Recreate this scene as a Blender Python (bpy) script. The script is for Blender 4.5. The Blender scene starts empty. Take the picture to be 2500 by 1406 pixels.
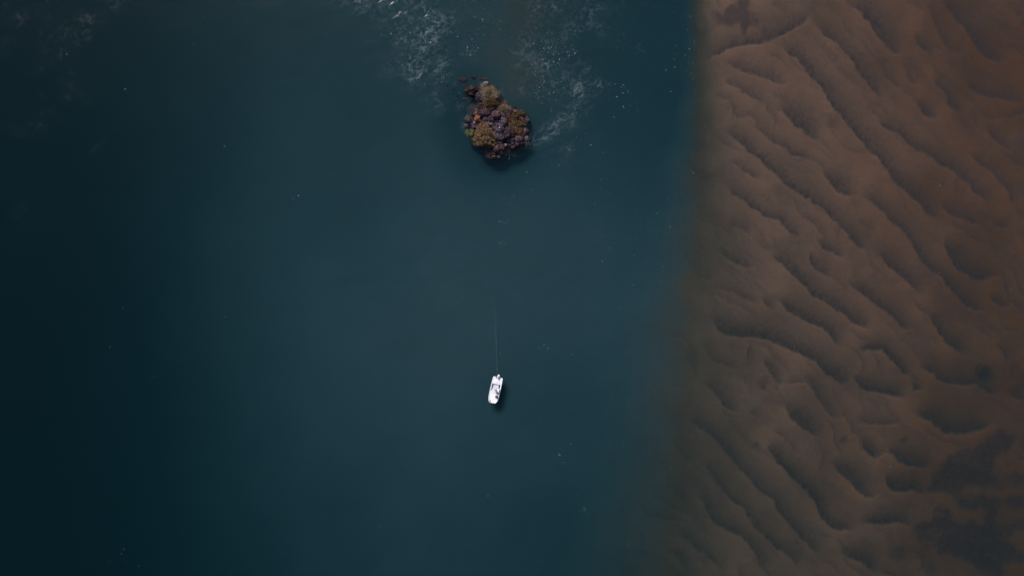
import bpy, bmesh, math, random
import numpy as np
from mathutils import Vector, Matrix, noise as mnoise

# ------------------------------------------------------------------ camera, sky, sun
S = 12.0                      # photograph pixels per metre at the water level
H = 138.9                     # height of the drone above the river
sc = bpy.context.scene
COL = sc.collection

def P(px, py, z=0.0):         # photograph pixel -> place on the river, at height z
    k = 1.0 - z / H
    return ((px - 1250.0) / S * k, (703.0 - py) / S * k)

cam_d = bpy.data.cameras.new('camera')
cam_d.sensor_width = 36.0
cam_d.lens = 36.0 * H / (2500.0 / S)
cam_d.clip_start = 1.0
cam_d.clip_end = 5000.0
cam = bpy.data.objects.new('camera', cam_d)
cam.location = (0, 0, H)
cam.rotation_euler = (0, 0, 0)
COL.objects.link(cam)
sc.camera = cam

SUN_ELEV = math.radians(45)
SUN_AZ = Vector((-0.42, 0.91, 0)).normalized()       # horizontal direction towards the sun
sun_dir = (SUN_AZ * math.cos(SUN_ELEV) + Vector((0, 0, math.sin(SUN_ELEV)))).normalized()

world = bpy.data.worlds.new('World')
sc.world = world
world.use_nodes = True
wn = world.node_tree
wn.nodes.clear()
w_out = wn.nodes.new('ShaderNodeOutputWorld')
w_bg = wn.nodes.new('ShaderNodeBackground')
w_sky = wn.nodes.new('ShaderNodeTexSky')
w_sky.sky_type = 'NISHITA'
w_sky.sun_disc = False
w_sky.sun_elevation = SUN_ELEV
w_sky.sun_rotation = math.atan2(SUN_AZ.x, SUN_AZ.y)
w_bg.inputs['Strength'].default_value = 0.10
wn.links.new(w_sky.outputs[0], w_bg.inputs['Color'])
wn.links.new(w_bg.outputs[0], w_out.inputs['Surface'])

sun_d = bpy.data.lights.new('sun', 'SUN')
sun_d.energy = 3.8
sun_d.angle = math.radians(24)
sun_d.color = (1.0, 0.95, 0.90)
sun = bpy.data.objects.new('sun', sun_d)
sun.location = (0, 0, 200)
sun.rotation_euler = (-sun_dir).to_track_quat('-Z', 'Y').to_euler()
COL.objects.link(sun)

sc.render.engine = 'CYCLES'
sc.cycles.use_denoising = True
sc.cycles.max_bounces = 3
sc.cycles.diffuse_bounces = 2
sc.cycles.glossy_bounces = 1
sc.cycles.volume_bounces = 0
sc.cycles.transparent_max_bounces = 16
sc.cycles.caustics_reflective = False
sc.cycles.caustics_refractive = False
sc.view_settings.view_transform = 'Standard'
sc.view_settings.look = 'None'
sc.view_settings.exposure = 0.0
sc.view_settings.gamma = 1.0
sc.view_settings.use_curve_mapping = False

rng = random.Random(7)
nrng = np.random.default_rng(11)

# ------------------------------------------------------------------ helpers
def tag(o, label=None, cat=None, group=None, kind=None):
    if label: o['label'] = label
    if cat: o['category'] = cat
    if group: o['group'] = group
    if kind: o['kind'] = kind
    return o

def link(name, me, mat, parent=None, smooth=False):
    if mat is not None and len(me.materials) == 0:
        me.materials.append(mat)
    if smooth:
        me.polygons.foreach_set('use_smooth', [True] * len(me.polygons))
    o = bpy.data.objects.new(name, me)
    COL.objects.link(o)
    if parent is not None:
        o.parent = parent
    return o

def mesh_np(name, verts, faces, uni=4):
    """verts (n,3), faces (m,uni) numpy -> mesh"""
    me = bpy.data.meshes.new(name)
    me.vertices.add(len(verts))
    me.vertices.foreach_set('co', np.asarray(verts, dtype=np.float32).ravel())
    m = len(faces)
    me.loops.add(m * uni)
    me.loops.foreach_set('vertex_index', np.asarray(faces, dtype=np.int32).ravel())
    me.polygons.add(m)
    me.polygons.foreach_set('loop_start', np.arange(0, m * uni, uni, dtype=np.int32))
    me.polygons.foreach_set('loop_total', np.full(m, uni, dtype=np.int32))
    me.update(calc_edges=True)
    return me

def grid_faces(nx, ny):
    i = np.arange(nx - 1)[None, :]
    j = np.arange(ny - 1)[:, None]
    a = j * nx + i
    return np.stack([a, a + 1, a + nx + 1, a + nx], -1).reshape(-1, 4)

def attr(me, name, values):
    a = me.attributes.new(name, 'FLOAT', 'POINT')
    a.data.foreach_set('value', np.asarray(values, dtype=np.float32).ravel())

def sstep(a, b, x):
    t = np.clip((x - a) / (b - a), 0, 1)
    return t * t * (3 - 2 * t)

def vnoise(x, y, seed=0):
    xi = np.floor(x).astype(np.int64); yi = np.floor(y).astype(np.int64)
    fx = x - xi; fy = y - yi
    fx = fx * fx * fx * (fx * (fx * 6 - 15) + 10); fy = fy * fy * fy * (fy * (fy * 6 - 15) + 10)
    def h(a, b):
        n = (a * 374761393 + b * 668265263 + seed * 974634777) & 0xffffffff
        n = ((n ^ (n >> 13)) * 1274126177) & 0xffffffff
        n = (n ^ (n >> 16)) & 0xffffffff
        return n / 4294967295.0
    return ((h(xi, yi) * (1 - fx) + h(xi + 1, yi) * fx) * (1 - fy)
            + (h(xi, yi + 1) * (1 - fx) + h(xi + 1, yi + 1) * fx) * fy)

def fbm(x, y, seed=0, oct=4):
    s = 0; a = 1; t = 0
    for k in range(oct):
        s = s + a * vnoise(x, y, seed + k * 17); t += a
        a *= 0.5; x = x * 2.03 + 3.1; y = y * 2.03 - 1.7
    return s / t

class N:
    """tiny node-tree helper"""
    def __init__(self, name):
        self.m = bpy.data.materials.new(name); self.m.use_nodes = True
        self.t = self.m.node_tree; self.t.nodes.clear()
        self.out = self.t.nodes.new('ShaderNodeOutputMaterial')
    def n(self, typ, **kw):
        nd = self.t.nodes.new(typ)
        for k, v in kw.items():
            if k.startswith('i_'):
                nd.inputs[k[2:].replace('_', ' ')].default_value = v
            else:
                setattr(nd, k, v)
        return nd
    def l(self, a, b): self.t.links.new(a, b)
    def noise(self, scale, detail=4, rough=0.55, vec=None):
        nd = self.n('ShaderNodeTexNoise'); nd.inputs['Scale'].default_value = scale
        nd.inputs['Detail'].default_value = detail; nd.inputs['Roughness'].default_value = rough
        if vec is None:
            vec = self.n('ShaderNodeTexCoord').outputs['Object']
        self.l(vec, nd.inputs['Vector'])
        return nd
    def ramp(self, src, stops):
        r = self.n('ShaderNodeValToRGB')
        el = r.color_ramp.elements
        while len(el) < len(stops): el.new(0.5)
        for e, (p, c) in zip(el, stops):
            e.position = p; e.color = (c[0], c[1], c[2], 1) if len(c) == 3 else c
        self.l(src, r.inputs['Fac'])
        return r
    def mix(self, fac, a, b, blend='MIX'):
        m = self.n('ShaderNodeMix', data_type='RGBA', blend_type=blend)
        for sock, v in ((m.inputs[0], fac), (m.inputs[6], a), (m.inputs[7], b)):
            if isinstance(v, (int, float)): sock.default_value = v
            elif isinstance(v, tuple): sock.default_value = (*v, 1)
            else: self.l(v, sock)
        return m.outputs[2]
    def math(self, op, a, b=None):
        m = self.n('ShaderNodeMath', operation=op)
        for sock, v in ((m.inputs[0], a), (m.inputs[1], b)):
            if v is None: continue
            if isinstance(v, (int, float)): sock.default_value = v
            else: self.l(v, sock)
        return m.outputs[0]
    def attr(self, name):
        return self.n('ShaderNodeAttribute', attribute_name=name).outputs['Fac']
    def bsdf(self, color, rough=0.7, spec=0.3, bump=None, bump_str=0.4, bump_dist=0.05):
        b = self.n('ShaderNodeBsdfPrincipled')
        if isinstance(color, tuple): b.inputs['Base Color'].default_value = (*color, 1)
        else: self.l(color, b.inputs['Base Color'])
        b.inputs['Roughness'].default_value = rough
        b.inputs['Specular IOR Level'].default_value = spec
        if bump is not None:
            bp = self.n('ShaderNodeBump'); bp.inputs['Strength'].default_value = bump_str
            bp.inputs['Distance'].default_value = bump_dist
            self.l(bump, bp.inputs['Height']); self.l(bp.outputs[0], b.inputs['Normal'])
        self.l(b.outputs[0], self.out.inputs['Surface'])
        return b

# ------------------------------------------------------------------ materials
def mat_riverbed():
    k = N('riverbed_sediment')
    n1 = k.noise(0.06, 4); n2 = k.noise(1.3, 6, 0.65); n3 = k.noise(5.0, 4, 0.7)
    sand = k.mix(k.attr('vignette_tone'), (0.292, 0.162, 0.113), (0.141, 0.067, 0.038))  # darker sand imitates vignetting to the right, mixed with random tone
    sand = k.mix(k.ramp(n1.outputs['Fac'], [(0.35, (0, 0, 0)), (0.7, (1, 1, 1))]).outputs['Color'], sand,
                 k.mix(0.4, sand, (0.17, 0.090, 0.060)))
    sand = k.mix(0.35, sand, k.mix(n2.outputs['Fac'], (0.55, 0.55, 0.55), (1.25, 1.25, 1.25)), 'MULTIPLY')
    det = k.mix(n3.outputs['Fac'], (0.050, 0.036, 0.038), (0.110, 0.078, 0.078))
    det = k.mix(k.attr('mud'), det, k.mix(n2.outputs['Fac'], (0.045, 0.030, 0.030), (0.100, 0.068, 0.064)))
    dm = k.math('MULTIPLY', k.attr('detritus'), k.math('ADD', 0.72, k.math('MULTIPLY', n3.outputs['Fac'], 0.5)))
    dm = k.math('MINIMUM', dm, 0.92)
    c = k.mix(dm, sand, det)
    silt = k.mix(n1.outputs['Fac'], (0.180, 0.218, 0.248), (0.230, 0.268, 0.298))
    silt = k.mix(k.attr('left_vignette'), silt, (0.03, 0.05, 0.05))  # bed colour darkened to imitate vignetting on the left
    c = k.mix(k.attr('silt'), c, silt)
    k.bsdf(c, 0.9, 0.0, n2.outputs['Fac'], 0.35, 0.06)
    return k.m

ABS = (0.388, 0.245, 0.226)          # absorbed per metre (r, g, b)
SCA = (0.0010, 0.0210, 0.0262)      # scattered per metre

def mat_water():
    k = N('river_water')
    tc = k.n('ShaderNodeTexCoord').outputs['Object']
    fr = k.n('ShaderNodeFresnel'); fr.inputs['IOR'].default_value = 1.333
    tr = k.n('ShaderNodeBsdfTransparent')
    gl = k.n('ShaderNodeBsdfGlossy'); gl.inputs['Roughness'].default_value = 0.12
    mx = k.n('ShaderNodeMixShader')
    k.l(fr.outputs[0], mx.inputs[0]); k.l(tr.outputs[0], mx.inputs[1]); k.l(gl.outputs[0], mx.inputs[2])
    foam = k.math('MULTIPLY', k.attr('foam'), 0.15)
    df = k.n('ShaderNodeBsdfDiffuse'); df.inputs['Color'].default_value = (0.62, 0.68, 0.70, 1)
    m2 = k.n('ShaderNodeMixShader')
    k.l(foam, m2.inputs[0]); k.l(mx.outputs[0], m2.inputs[1]); k.l(df.outputs[0], m2.inputs[2])
    k.l(m2.outputs[0], k.out.inputs['Surface'])
    def vol(typ, coef, absorb):
        d = max(coef) * 1.25
        v = k.n(typ)
        cc = [c / d for c in coef]
        if absorb: cc = [1 - c for c in cc]
        v.inputs['Color'].default_value = (*cc, 1); v.inputs['Density'].default_value = d
        return v
    va = vol('ShaderNodeVolumeAbsorption', ABS, True)
    vs = vol('ShaderNodeVolumeScatter', SCA, False)
    ad = k.n('ShaderNodeAddShader')
    k.l(va.outputs[0], ad.inputs[0]); k.l(vs.outputs[0], ad.inputs[1])
    k.l(ad.outputs[0], k.out.inputs['Volume'])
    return k.m

def mat_rock(name, dark, mid, pale, scale=1.0):
    k = N(name)
    oi = k.n('ShaderNodeObjectInfo')
    tc = k.n('ShaderNodeTexCoord').outputs['Object']
    va = k.n('ShaderNodeVectorMath', operation='ADD')
    k.l(tc, va.inputs[0]); 
    cmb = k.n('ShaderNodeCombineXYZ'); k.l(k.math('MULTIPLY', oi.outputs['Random'], 37.0), cmb.inputs[0])
    k.l(cmb.outputs[0], va.inputs[1])
    n1 = k.noise(1.7 * scale, 8, 0.75, va.outputs[0]); n2 = k.noise(4.2 * scale, 6, 0.75, va.outputs[0])
    vo = k.n('ShaderNodeTexVoronoi'); vo.inputs['Scale'].default_value = 3.4 * scale; k.l(va.outputs[0], vo.inputs['Vector'])
    c = k.ramp(n1.outputs['Fac'], [(0.36, dark), (0.5, mid), (0.66, pale)]).outputs['Color']
    c = k.mix(k.ramp(n2.outputs['Fac'], [(0.55, (0, 0, 0)), (0.72, (1, 1, 1))]).outputs['Color'], c, pale)
    c = k.mix(k.ramp(vo.outputs['Distance'], [(0.0, (1, 1, 1)), (0.35, (0, 0, 0))]).outputs['Color'], c, dark)
    n3 = k.noise(1.3 * scale, 5, 0.65, va.outputs[0]); n4 = k.noise(3.1 * scale, 6, 0.7, va.outputs[0])
    c = k.mix(k.ramp(n3.outputs['Fac'], [(0.50, (0, 0, 0)), (0.66, (.8, .8, .8))]).outputs['Color'], c, k.mix(n2.outputs['Fac'], (0.030, 0.011, 0.012), (0.155, 0.065, 0.050)))
    c = k.mix(k.ramp(n4.outputs['Fac'], [(0.60, (0, 0, 0)), (0.70, (.7, .7, .7))]).outputs['Color'], c, (0.17, 0.115, 0.05))
    hs = k.n('ShaderNodeHueSaturation'); k.l(c, hs.inputs['Color'])
    k.l(k.math('ADD', 0.75, k.math('MULTIPLY', oi.outputs['Random'], 0.5)), hs.inputs['Value'])
    h = k.math('ADD', n2.outputs['Fac'], k.math('MULTIPLY', vo.outputs['Distance'], 0.8))
    k.bsdf(hs.outputs[0], 0.8, 0.25, h, 1.0, 0.34)
    return k.m

def mat_leaf(name, cols, trans=0.25):
    k = N(name)
    g = k.n('ShaderNodeNewGeometry')
    nz = k.noise(0.9, 3)
    r = k.math('ADD', k.math('MULTIPLY', g.outputs['Random Per Island'], 0.65), k.math('MULTIPLY', nz.outputs['Fac'], 0.45))
    n = len(cols)
    c = k.ramp(r, [(0.15 + 0.75 * i / (n - 1), cols[i]) for i in range(n)]).outputs['Color']
    df = k.n('ShaderNodeBsdfDiffuse'); k.l(c, df.inputs['Color'])
    tl = k.n('ShaderNodeBsdfTranslucent'); k.l(c, tl.inputs['Color'])
    mx = k.n('ShaderNodeMixShader'); mx.inputs[0].default_value = trans
    k.l(df.outputs[0], mx.inputs[1]); k.l(tl.outputs[0], mx.inputs[2])
    k.l(mx.outputs[0], k.out.inputs['Surface'])
    return k.m

def mat_plain(name, col, rough=0.5, spec=0.4, var=0.12, scale=6.0, bump=0.1):
    k = N(name)
    nz = k.noise(scale, 5, 0.6)
    lo = tuple(max(0, c * (1 - var)) for c in col); hi = tuple(min(1, c * (1 + var * 0.6)) for c in col)
    k.bsdf(k.mix(nz.outputs['Fac'], lo, hi), rough, spec, nz.outputs['Fac'], bump, 0.01)
    return k.m

M = {}
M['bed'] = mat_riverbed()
M['water'] = mat_water()
M['rock_purple'] = mat_rock('rock_purple_grey', *[tuple(a * b for a, b in zip(t, (1.18, .92, .98))) for t in ((0.0081, 0.0058, 0.0098), (0.0495, 0.0377, 0.0558), (0.1512, 0.1188, 0.1566))])
M['rock_dark'] = mat_rock('rock_dark', (0.0080, 0.0056, 0.0080), (0.0240, 0.0168, 0.0208), (0.1040, 0.0760, 0.0760))
M['rock_red'] = mat_rock('rock_reddish', (0.0112, 0.0050, 0.0073), (0.0644, 0.0322, 0.0386), (0.1932, 0.1111, 0.1159))
M['rock_pink'] = mat_rock('rock_pale_pink', (0.0560, 0.0304, 0.0336), (0.1600, 0.1000, 0.1040), (0.3200, 0.2400, 0.2400))
M['rock_pale'] = mat_rock('rock_pale_grey', (0.0595, 0.0425, 0.0442), (0.1700, 0.1318, 0.1275), (0.3230, 0.2720, 0.2635))
M['rock_orange'] = mat_rock('rock_orange', (0.060, 0.022, 0.014), (0.26, 0.095, 0.045), (0.42, 0.22, 0.13))
M['rock_blue'] = mat_rock('rock_blue_grey', *[tuple(a * b for a, b in zip(t, (1.15, .95, .95))) for t in ((0.0084, 0.0078, 0.0132), (0.0516, 0.0469, 0.0731), (0.1913, 0.1743, 0.2250))])
def mat_soil():
    k = N('islet_soil')
    n1 = k.noise(1.4, 7, 0.7); n2 = k.noise(6.0, 5, 0.7)
    c = k.ramp(n1.outputs['Fac'], [(0.3, (0.014, 0.009, 0.012)), (0.5, (0.045, 0.030, 0.031)), (0.72, (0.105, 0.075, 0.068))]).outputs['Color']
    wet = k.mix(n1.outputs['Fac'], (0.02, 0.014, 0.015), (0.15, 0.105, 0.095))
    sx = k.n('ShaderNodeSeparateXYZ'); k.l(k.n('ShaderNodeNewGeometry').outputs['Position'], sx.inputs[0])
    z = k.math('ADD', sx.outputs['Z'], k.math('MULTIPLY', k.math('SUBTRACT', n1.outputs['Fac'], 0.5), 0.5))
    c = k.mix(k.ramp(k.math('ADD', z, 1.0), [(0.45, (1, 1, 1)), (0.95, (0, 0, 0))]).outputs['Color'], c, wet)
    silt = k.ramp(k.math('MULTIPLY', z, -0.5), [(0.40, (0, 0, 0)), (0.95, (1, 1, 1))]).outputs['Color']
    c = k.mix(silt, c, (0.15, 0.18, 0.205))
    k.bsdf(c, 0.9, 0.15, n2.outputs['Fac'], 0.7, 0.08)
    return k.m
M['soil'] = mat_soil()
M['leaf_bronze'] = mat_leaf('leaf_bronze', [(0.0822, 0.0448, 0.0255), (0.2600, 0.1542, 0.0768), (0.4105, 0.2612, 0.1493), (0.5474, 0.3731, 0.2345)])
M['leaf_olive'] = mat_leaf('leaf_olive', [(0.0410, 0.0264, 0.0106), (0.1436, 0.0881, 0.0317), (0.2462, 0.1542, 0.0689), (0.3694, 0.2349, 0.1458)])
M['leaf_lime'] = mat_leaf('leaf_yellow_green', [(0.1242, 0.1380, 0.0414), (0.2760, 0.2898, 0.0966), (0.4416, 0.4416, 0.1932)])
M['leaf_tan'] = mat_leaf('leaf_dry_tan', [(0.1197, 0.0745, 0.0479), (0.2660, 0.1729, 0.1117), (0.4256, 0.3059, 0.1995)])
M['leaf_rust'] = mat_leaf('leaf_rust', [(0.0683, 0.0234, 0.0175), (0.1950, 0.0780, 0.0507), (0.3120, 0.1560, 0.1073)])
M['twig'] = mat_plain('twig_bark', (0.34, 0.265, 0.18), 0.85, 0.1, 0.5, 3.0)
M['stem'] = mat_plain('stem_bark', (0.060, 0.040, 0.028), 0.85, 0.1, 0.4, 3.0)

# ------------------------------------------------------------------ riverbed
# crests of the sand bars, traced tile by tile: (tile, fade width in px, strength, points)
TILES = {1: (1690, 0, 4.017), 2: (2090, 0, 4.017), 3: (1690, 340, 4.017), 4: (2090, 340, 4.017),
         5: (1650, 680, 3.905), 6: (2060, 680, 3.905), 7: (1580, 1030, 3.74), 8: (2030, 1030, 3.74)}
BARS = [
 (40, 1.0, [(1, [(120,620),(200,575),(300,510),(430,455),(560,430),(740,425),(790,400),(900,335),(1040,260),(1110,215),(1200,140)])]),
 (36, .85, [(1, [(1190,215),(1290,330),(1400,400),(1480,490),(1560,570),(1610,660)]), (2, [(70,750),(150,850),(190,930),(270,1010)])]),
 (42, 1.0, [(1, [(850,440),(950,510),(1020,570),(1070,640),(1110,670),(1170,750),(1260,850),(1310,920),(1350,990),(1400,1060),(1470,1130),(1510,1200),(1580,1280),(1680,1390)]),
            (4, [(100,80),(200,160),(260,230),(330,330),(370,400),(430,470),(490,490),(540,550),(600,605),(650,650),(680,710),(780,790),(850,795)])]),
 (40, .75, [(1, [(325,560),(350,630),(430,670),(520,710),(650,745),(780,790),(870,830),(960,825)])]),
 (28, .7, [(1, [(270,800),(340,815),(440,860),(520,900),(600,945),(680,990),(760,1040)])]),
 (58, .95, [(1, [(820,1060),(880,1090),(960,1150),(1000,1210),(1080,1270),(1170,1350),(1280,1390)])]),
 (16, .5, [(1, [(230,920),(330,970),(440,1000)])]),
 (26, .8, [(1, [(590,1210),(660,1270),(720,1320),(790,1390)]), (3, [(850,60),(940,120),(1010,160),(1100,190),(1210,235)])]),
 (62, .95, [(3, [(1270,270),(1310,360),(1360,430),(1420,510),(1500,550),(1640,555)])]),
 (32, .95, [(1, [(310,1270),(430,1370)]), (3, [(530,70),(570,130),(650,190),(720,250),(800,320),(880,390),(960,460),(1060,530),(1200,610),(1300,680),(1370,760),(1440,830),(1500,900),(1570,990),(1640,1070),(1700,1095)]), (4, [(160,1100)])]),
 (26, .7, [(3, [(360,190),(450,260),(530,320),(620,380),(700,410)])]),
 (27, .85, [(3, [(320,430),(400,530),(480,570),(560,640),(640,700),(720,750),(800,780),(860,800),(910,850),(970,910),(1020,950),(1110,1010)])]),
 (28, .55, [(3, [(340,800),(430,860),(520,890),(610,935)])]),
 (38, .75, [(3, [(210,1070),(330,1150),(400,1200),(480,1240),(570,1275),(640,1275)])]),
 (36, .9, [(3, [(760,1110),(850,1200),(930,1270),(1000,1330),(1070,1400)]), (5, [(1250,90),(1310,170),(1400,220),(1490,260),(1540,310),(1640,370)]), (6, [(80,420),(180,470),(290,505)])]),
 (30, .85, [(3, [(1135,1100),(1170,1210),(1230,1280),(1300,1340),(1410,1370)])]),
 (27, .85, [(3, [(1220,980),(1290,1070),(1350,1110),(1430,1140),(1510,1145)])]),
 (62, .9, [(2, [(-90,30),(0,80),(70,150),(160,260),(210,350),(290,430),(350,510),(410,525),(490,490)])]),
 (26, .8, [(2, [(575,310),(590,400),(630,460),(700,520),(770,575)])]),
 (28, .7, [(2, [(660,-10),(730,100),(790,240),(830,350),(880,430),(950,510),(1010,555),(1070,540)])]),
 (46, 1.0, [(2, [(800,-30),(930,110),(990,190),(1060,240),(1110,320),(1170,440),(1220,500),(1310,580),(1400,625),(1500,620)])]),
 (18, .7, [(2, [(215,570),(270,680),(310,750),(380,840),(460,885)])]),
 (32, .5, [(2, [(445,580),(500,700),(520,800),(590,840),(660,800)])]),
 (36, .9, [(2, [(590,960),(640,1080),(700,1130),(770,1165),(830,1140)])]),
 (29, .9, [(2, [(745,750),(830,870),(900,960),(930,1040),(1000,1100),(1090,1145)])]),
 (36, .8, [(2, [(1060,760),(1150,880),(1220,920),(1330,960),(1450,985),(1560,1000),(1660,1045)])]),
 (30, .8, [(2, [(1260,1260),(1350,1360)]), (4, [(1380,20),(1450,80),(1540,135)])]),
 (32, .95, [(2, [(225,1110),(240,1200),(300,1260),(400,1300),(460,1340),(500,1390)]), (4, [(540,70),(620,110),(700,140),(780,200),(830,250),(900,280),(960,320),(1050,390),(1120,450),(1160,520),(1230,550),(1310,620),(1370,650)])]),
 (30, .6, [(2, [(1530,80),(1580,160),(1660,200)])]), (30, .6, [(2, [(1580,500),(1660,590)])]),
 (29, .8, [(4, [(1100,110),(1160,200),(1210,250),(1320,310),(1400,390),(1470,470),(1500,510),(1540,620),(1620,700)])]),
 (30, .85, [(4, [(820,600),(880,690),(950,745),(1020,770),(1100,800),(1180,840),(1250,845)])]),
 (26, .6, [(4, [(1365,770),(1390,850),(1440,885),(1550,860)])]),
 (32, .9, [(4, [(40,570),(150,610),(220,670),(290,730),(360,810),(440,870),(510,930),(550,1010),(590,1080),(630,1160),(680,1240),(760,1300),(850,1345)]), (6, [(1000,70),(1060,140),(1130,200),(1200,270),(1280,310),(1390,310)])]),
 (20, .5, [(4, [(5,760),(60,840),(150,900),(210,925)])]),
 (44, 1.0, [(4, [(885,940),(910,1080),(960,1190),(1020,1270),(1110,1340),(1180,1390),(1280,1400),(1340,1360),(1460,1335)])]),
 (36, .95, [(4, [(190,1080),(270,1190),(340,1260),(430,1330),(520,1395)]), (6, [(640,50),(700,110),(770,180)])]),
 (26, .8, [(6, [(1405,160),(1450,230),(1520,275),(1610,260)])]),
 (36, .95, [(6, [(20,30),(100,100),(200,150),(270,220),(350,280),(430,330),(490,390),(540,450),(620,495),(710,480)])]),
 (31, 1.0, [(6, [(815,310),(850,400),(900,450),(940,530),(980,600),(1060,660),(1130,710),(1210,765)])]),
 (32, 1.0, [(6, [(130,685),(250,705),(380,690),(430,750),(500,810),(560,880),(620,940),(690,900)])]),
 (30, .85, [(6, [(730,820),(820,890),(880,920),(950,990),(1040,1015),(1150,1025),(1250,1020),(1350,1060),(1440,1110),(1530,1145)])]),
 (26, .6, [(6, [(1470,640),(1540,720),(1600,810)])]),
 (37, 1.0, [(6, [(85,905),(130,1000),(200,1060),(300,1085),(420,1110),(530,1130),(650,1145)])]),
 (28, .9, [(6, [(665,1000),(700,1080),(770,1090)])]),
 (48, 1.0, [(6, [(680,1295),(760,1340),(870,1380)]), (8, [(1040,100),(1100,110),(1180,135),(1250,125),(1330,95),(1420,70),(1510,15)])]),
 (30, .6, [(8, [(200,30),(420,20),(520,35),(650,20)])]),
 (44, .9, [(6, [(1610,1120),(1730,1185)])]),
 (42, 1.0, [(8, [(265,180),(310,260),(370,310),(430,340),(500,300)])]),
 (48, .9, [(8, [(525,220),(560,300),(620,360),(700,410),(800,435),(900,435),(950,460)])]),
 (52, .95, [(7, [(1680,370)]), (8, [(0,390),(70,460),(130,510),(200,570),(260,640),(330,690),(400,710),(450,680)])]),
 (42, .95, [(8, [(495,470),(520,560),(570,620),(640,650),(760,650),(830,670),(910,680)])]),
 (38, .9, [(8, [(290,935),(450,955),(540,950),(600,930),(680,940),(770,985)])]),
 (46, .85, [(8, [(100,1180),(170,1255),(300,1310),(380,1370),(450,1420)])]),
 (36, .95, [(5, [(980,170),(1030,260),(1090,320),(1150,365),(1240,400),(1320,440),(1410,480),(1470,550),(1530,610),(1620,680)])]),
 (26, .7, [(5, [(820,190),(880,270),(970,325)])]),
 (32, .6, [(5, [(320,20),(420,100),(560,150),(640,190),(740,230),(840,255)])]),
 (48, .95, [(5, [(310,350),(420,490),(500,550),(600,565),(740,575),(870,580),(930,610),(1010,650),(1100,695),(1200,730),(1280,760),(1350,810),(1400,870),(1460,920),(1540,970),(1640,1040)]), (6, [(70,1090)])]),
 (30, .5, [(5, [(240,600),(300,700),(350,770),(430,830),(540,860),(650,895)])]),
 (30, .8, [(5, [(825,770),(880,850),(950,940),(1010,1030),(1070,1000)])]),
 (30, .8, [(5, [(790,1005),(850,1080),(900,1100)])]),
 (38, .75, [(5, [(1190,930),(1260,1000),(1330,1080),(1400,1200),(1460,1290),(1520,1350),(1610,1365)])]),
 (66, .95, [(5, [(1045,1190),(1090,1290),(1130,1350),(1190,1400)]), (7, [(1440,70),(1530,140),(1630,188)])]),
 (32, .7, [(5, [(270,1010),(350,1070),(420,1150),(480,1220),(550,1290),(630,1310)])]),
 (26, .6, [(5, [(710,1270),(780,1345)])]), (16, .4, [(5, [(640,980),(710,1045)])]),
 (34, .75, [(7, [(350,-20),(480,60),(560,120),(640,180),(700,250),(770,330),(840,410),(900,480),(960,550),(1050,650),(1130,710),(1190,780),(1240,850),(1310,940),(1370,1010),(1440,1100),(1540,1190),(1640,1265)])]),
 (38, .9, [(7, [(1105,190),(1130,260),(1190,360),(1260,440),(1350,530),(1430,600),(1500,680),(1560,760),(1600,840),(1640,910),(1700,980)]), (8, [(60,1000),(150,1005),(250,1030)])]),
 (34, .7, [(7, [(505,360),(560,450),(630,540),(690,610),(740,700),(810,750),(900,820),(950,900),(1010,980),(1090,1070),(1160,1140),(1250,1200),(1340,1260),(1410,1390)])]),
 (36, .7, [(7, [(440,680),(540,770),(600,870),(640,960),(740,1010),(850,1060),(940,1120),(1000,1230),(1060,1330),(1110,1410)])]),
 (22, .5, [(7, [(1295,170),(1390,340)])]),
 (34, .65, [(7, [(290,990),(360,1090),(440,1180),(540,1240),(620,1310),(730,1420)])]),
 (34, .6, [(7, [(230,1210),(310,1310),(390,1400)])]),
 (34, .45, [(7, [(190,170),(300,270),(400,400),(460,435)])]), (28, .4, [(7, [(240,680),(360,785)])]), (28, .4, [(7, [(390,850),(470,960)])]),
]
SPOTS = [(8, 130, 180, 46, .5), (8, 700, 190, 46, .5), (8, 165, 1190, 48, .45), (8, 640, 1230, 95, .5), (8, 950, 1370, 80, .4),
         (6, 1370, 940, 105, 1.0), (7, 1010, 235, 40, .45), (8, 330, 1140, 70, .35), (4, 1240, 1320, 90, .7), (8, 400, 560, 90, .3)]
MUD = [(1340,220),(1480,120),(1570,90),(1720,120),(1680,230),(1620,300),(1530,300),(1510,420),(1490,490),(1900,460),(1900,600),(1640,590),(1560,625),(1430,600),(1300,570),(1240,570),(1230,640),(1250,690),(1340,690),(1420,650),(1440,700),(1500,730),(1600,700),(1900,640),(1900,780),(1700,800),(1640,790),(1570,790),(1540,900),(1560,930),(1900,830),(1900,1000),(1690,1020),(1670,1130),(1758,1180),(1900,1270),(1600,1290),(1570,1500),(1430,1400),(1330,1340),(1220,1270),(1100,1220),(980,1200),(880,1190),(820,1090),(770,1000),(720,950),(900,930),(940,860),(960,780),(1040,750),(1110,850),(1130,920),(1250,960),(1300,900),(1410,940),(1440,860),(1420,800),(1300,800),(1210,790),(1150,720),(1130,670),(1030,650),(920,660),(880,640),(930,560),(960,470),(1040,400),(1060,330),(1200,260)]

def tile(t, pts):
    ox, oy, s = TILES[t]
    return [(ox + x / s, oy + y / s) for x, y in pts]

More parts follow.
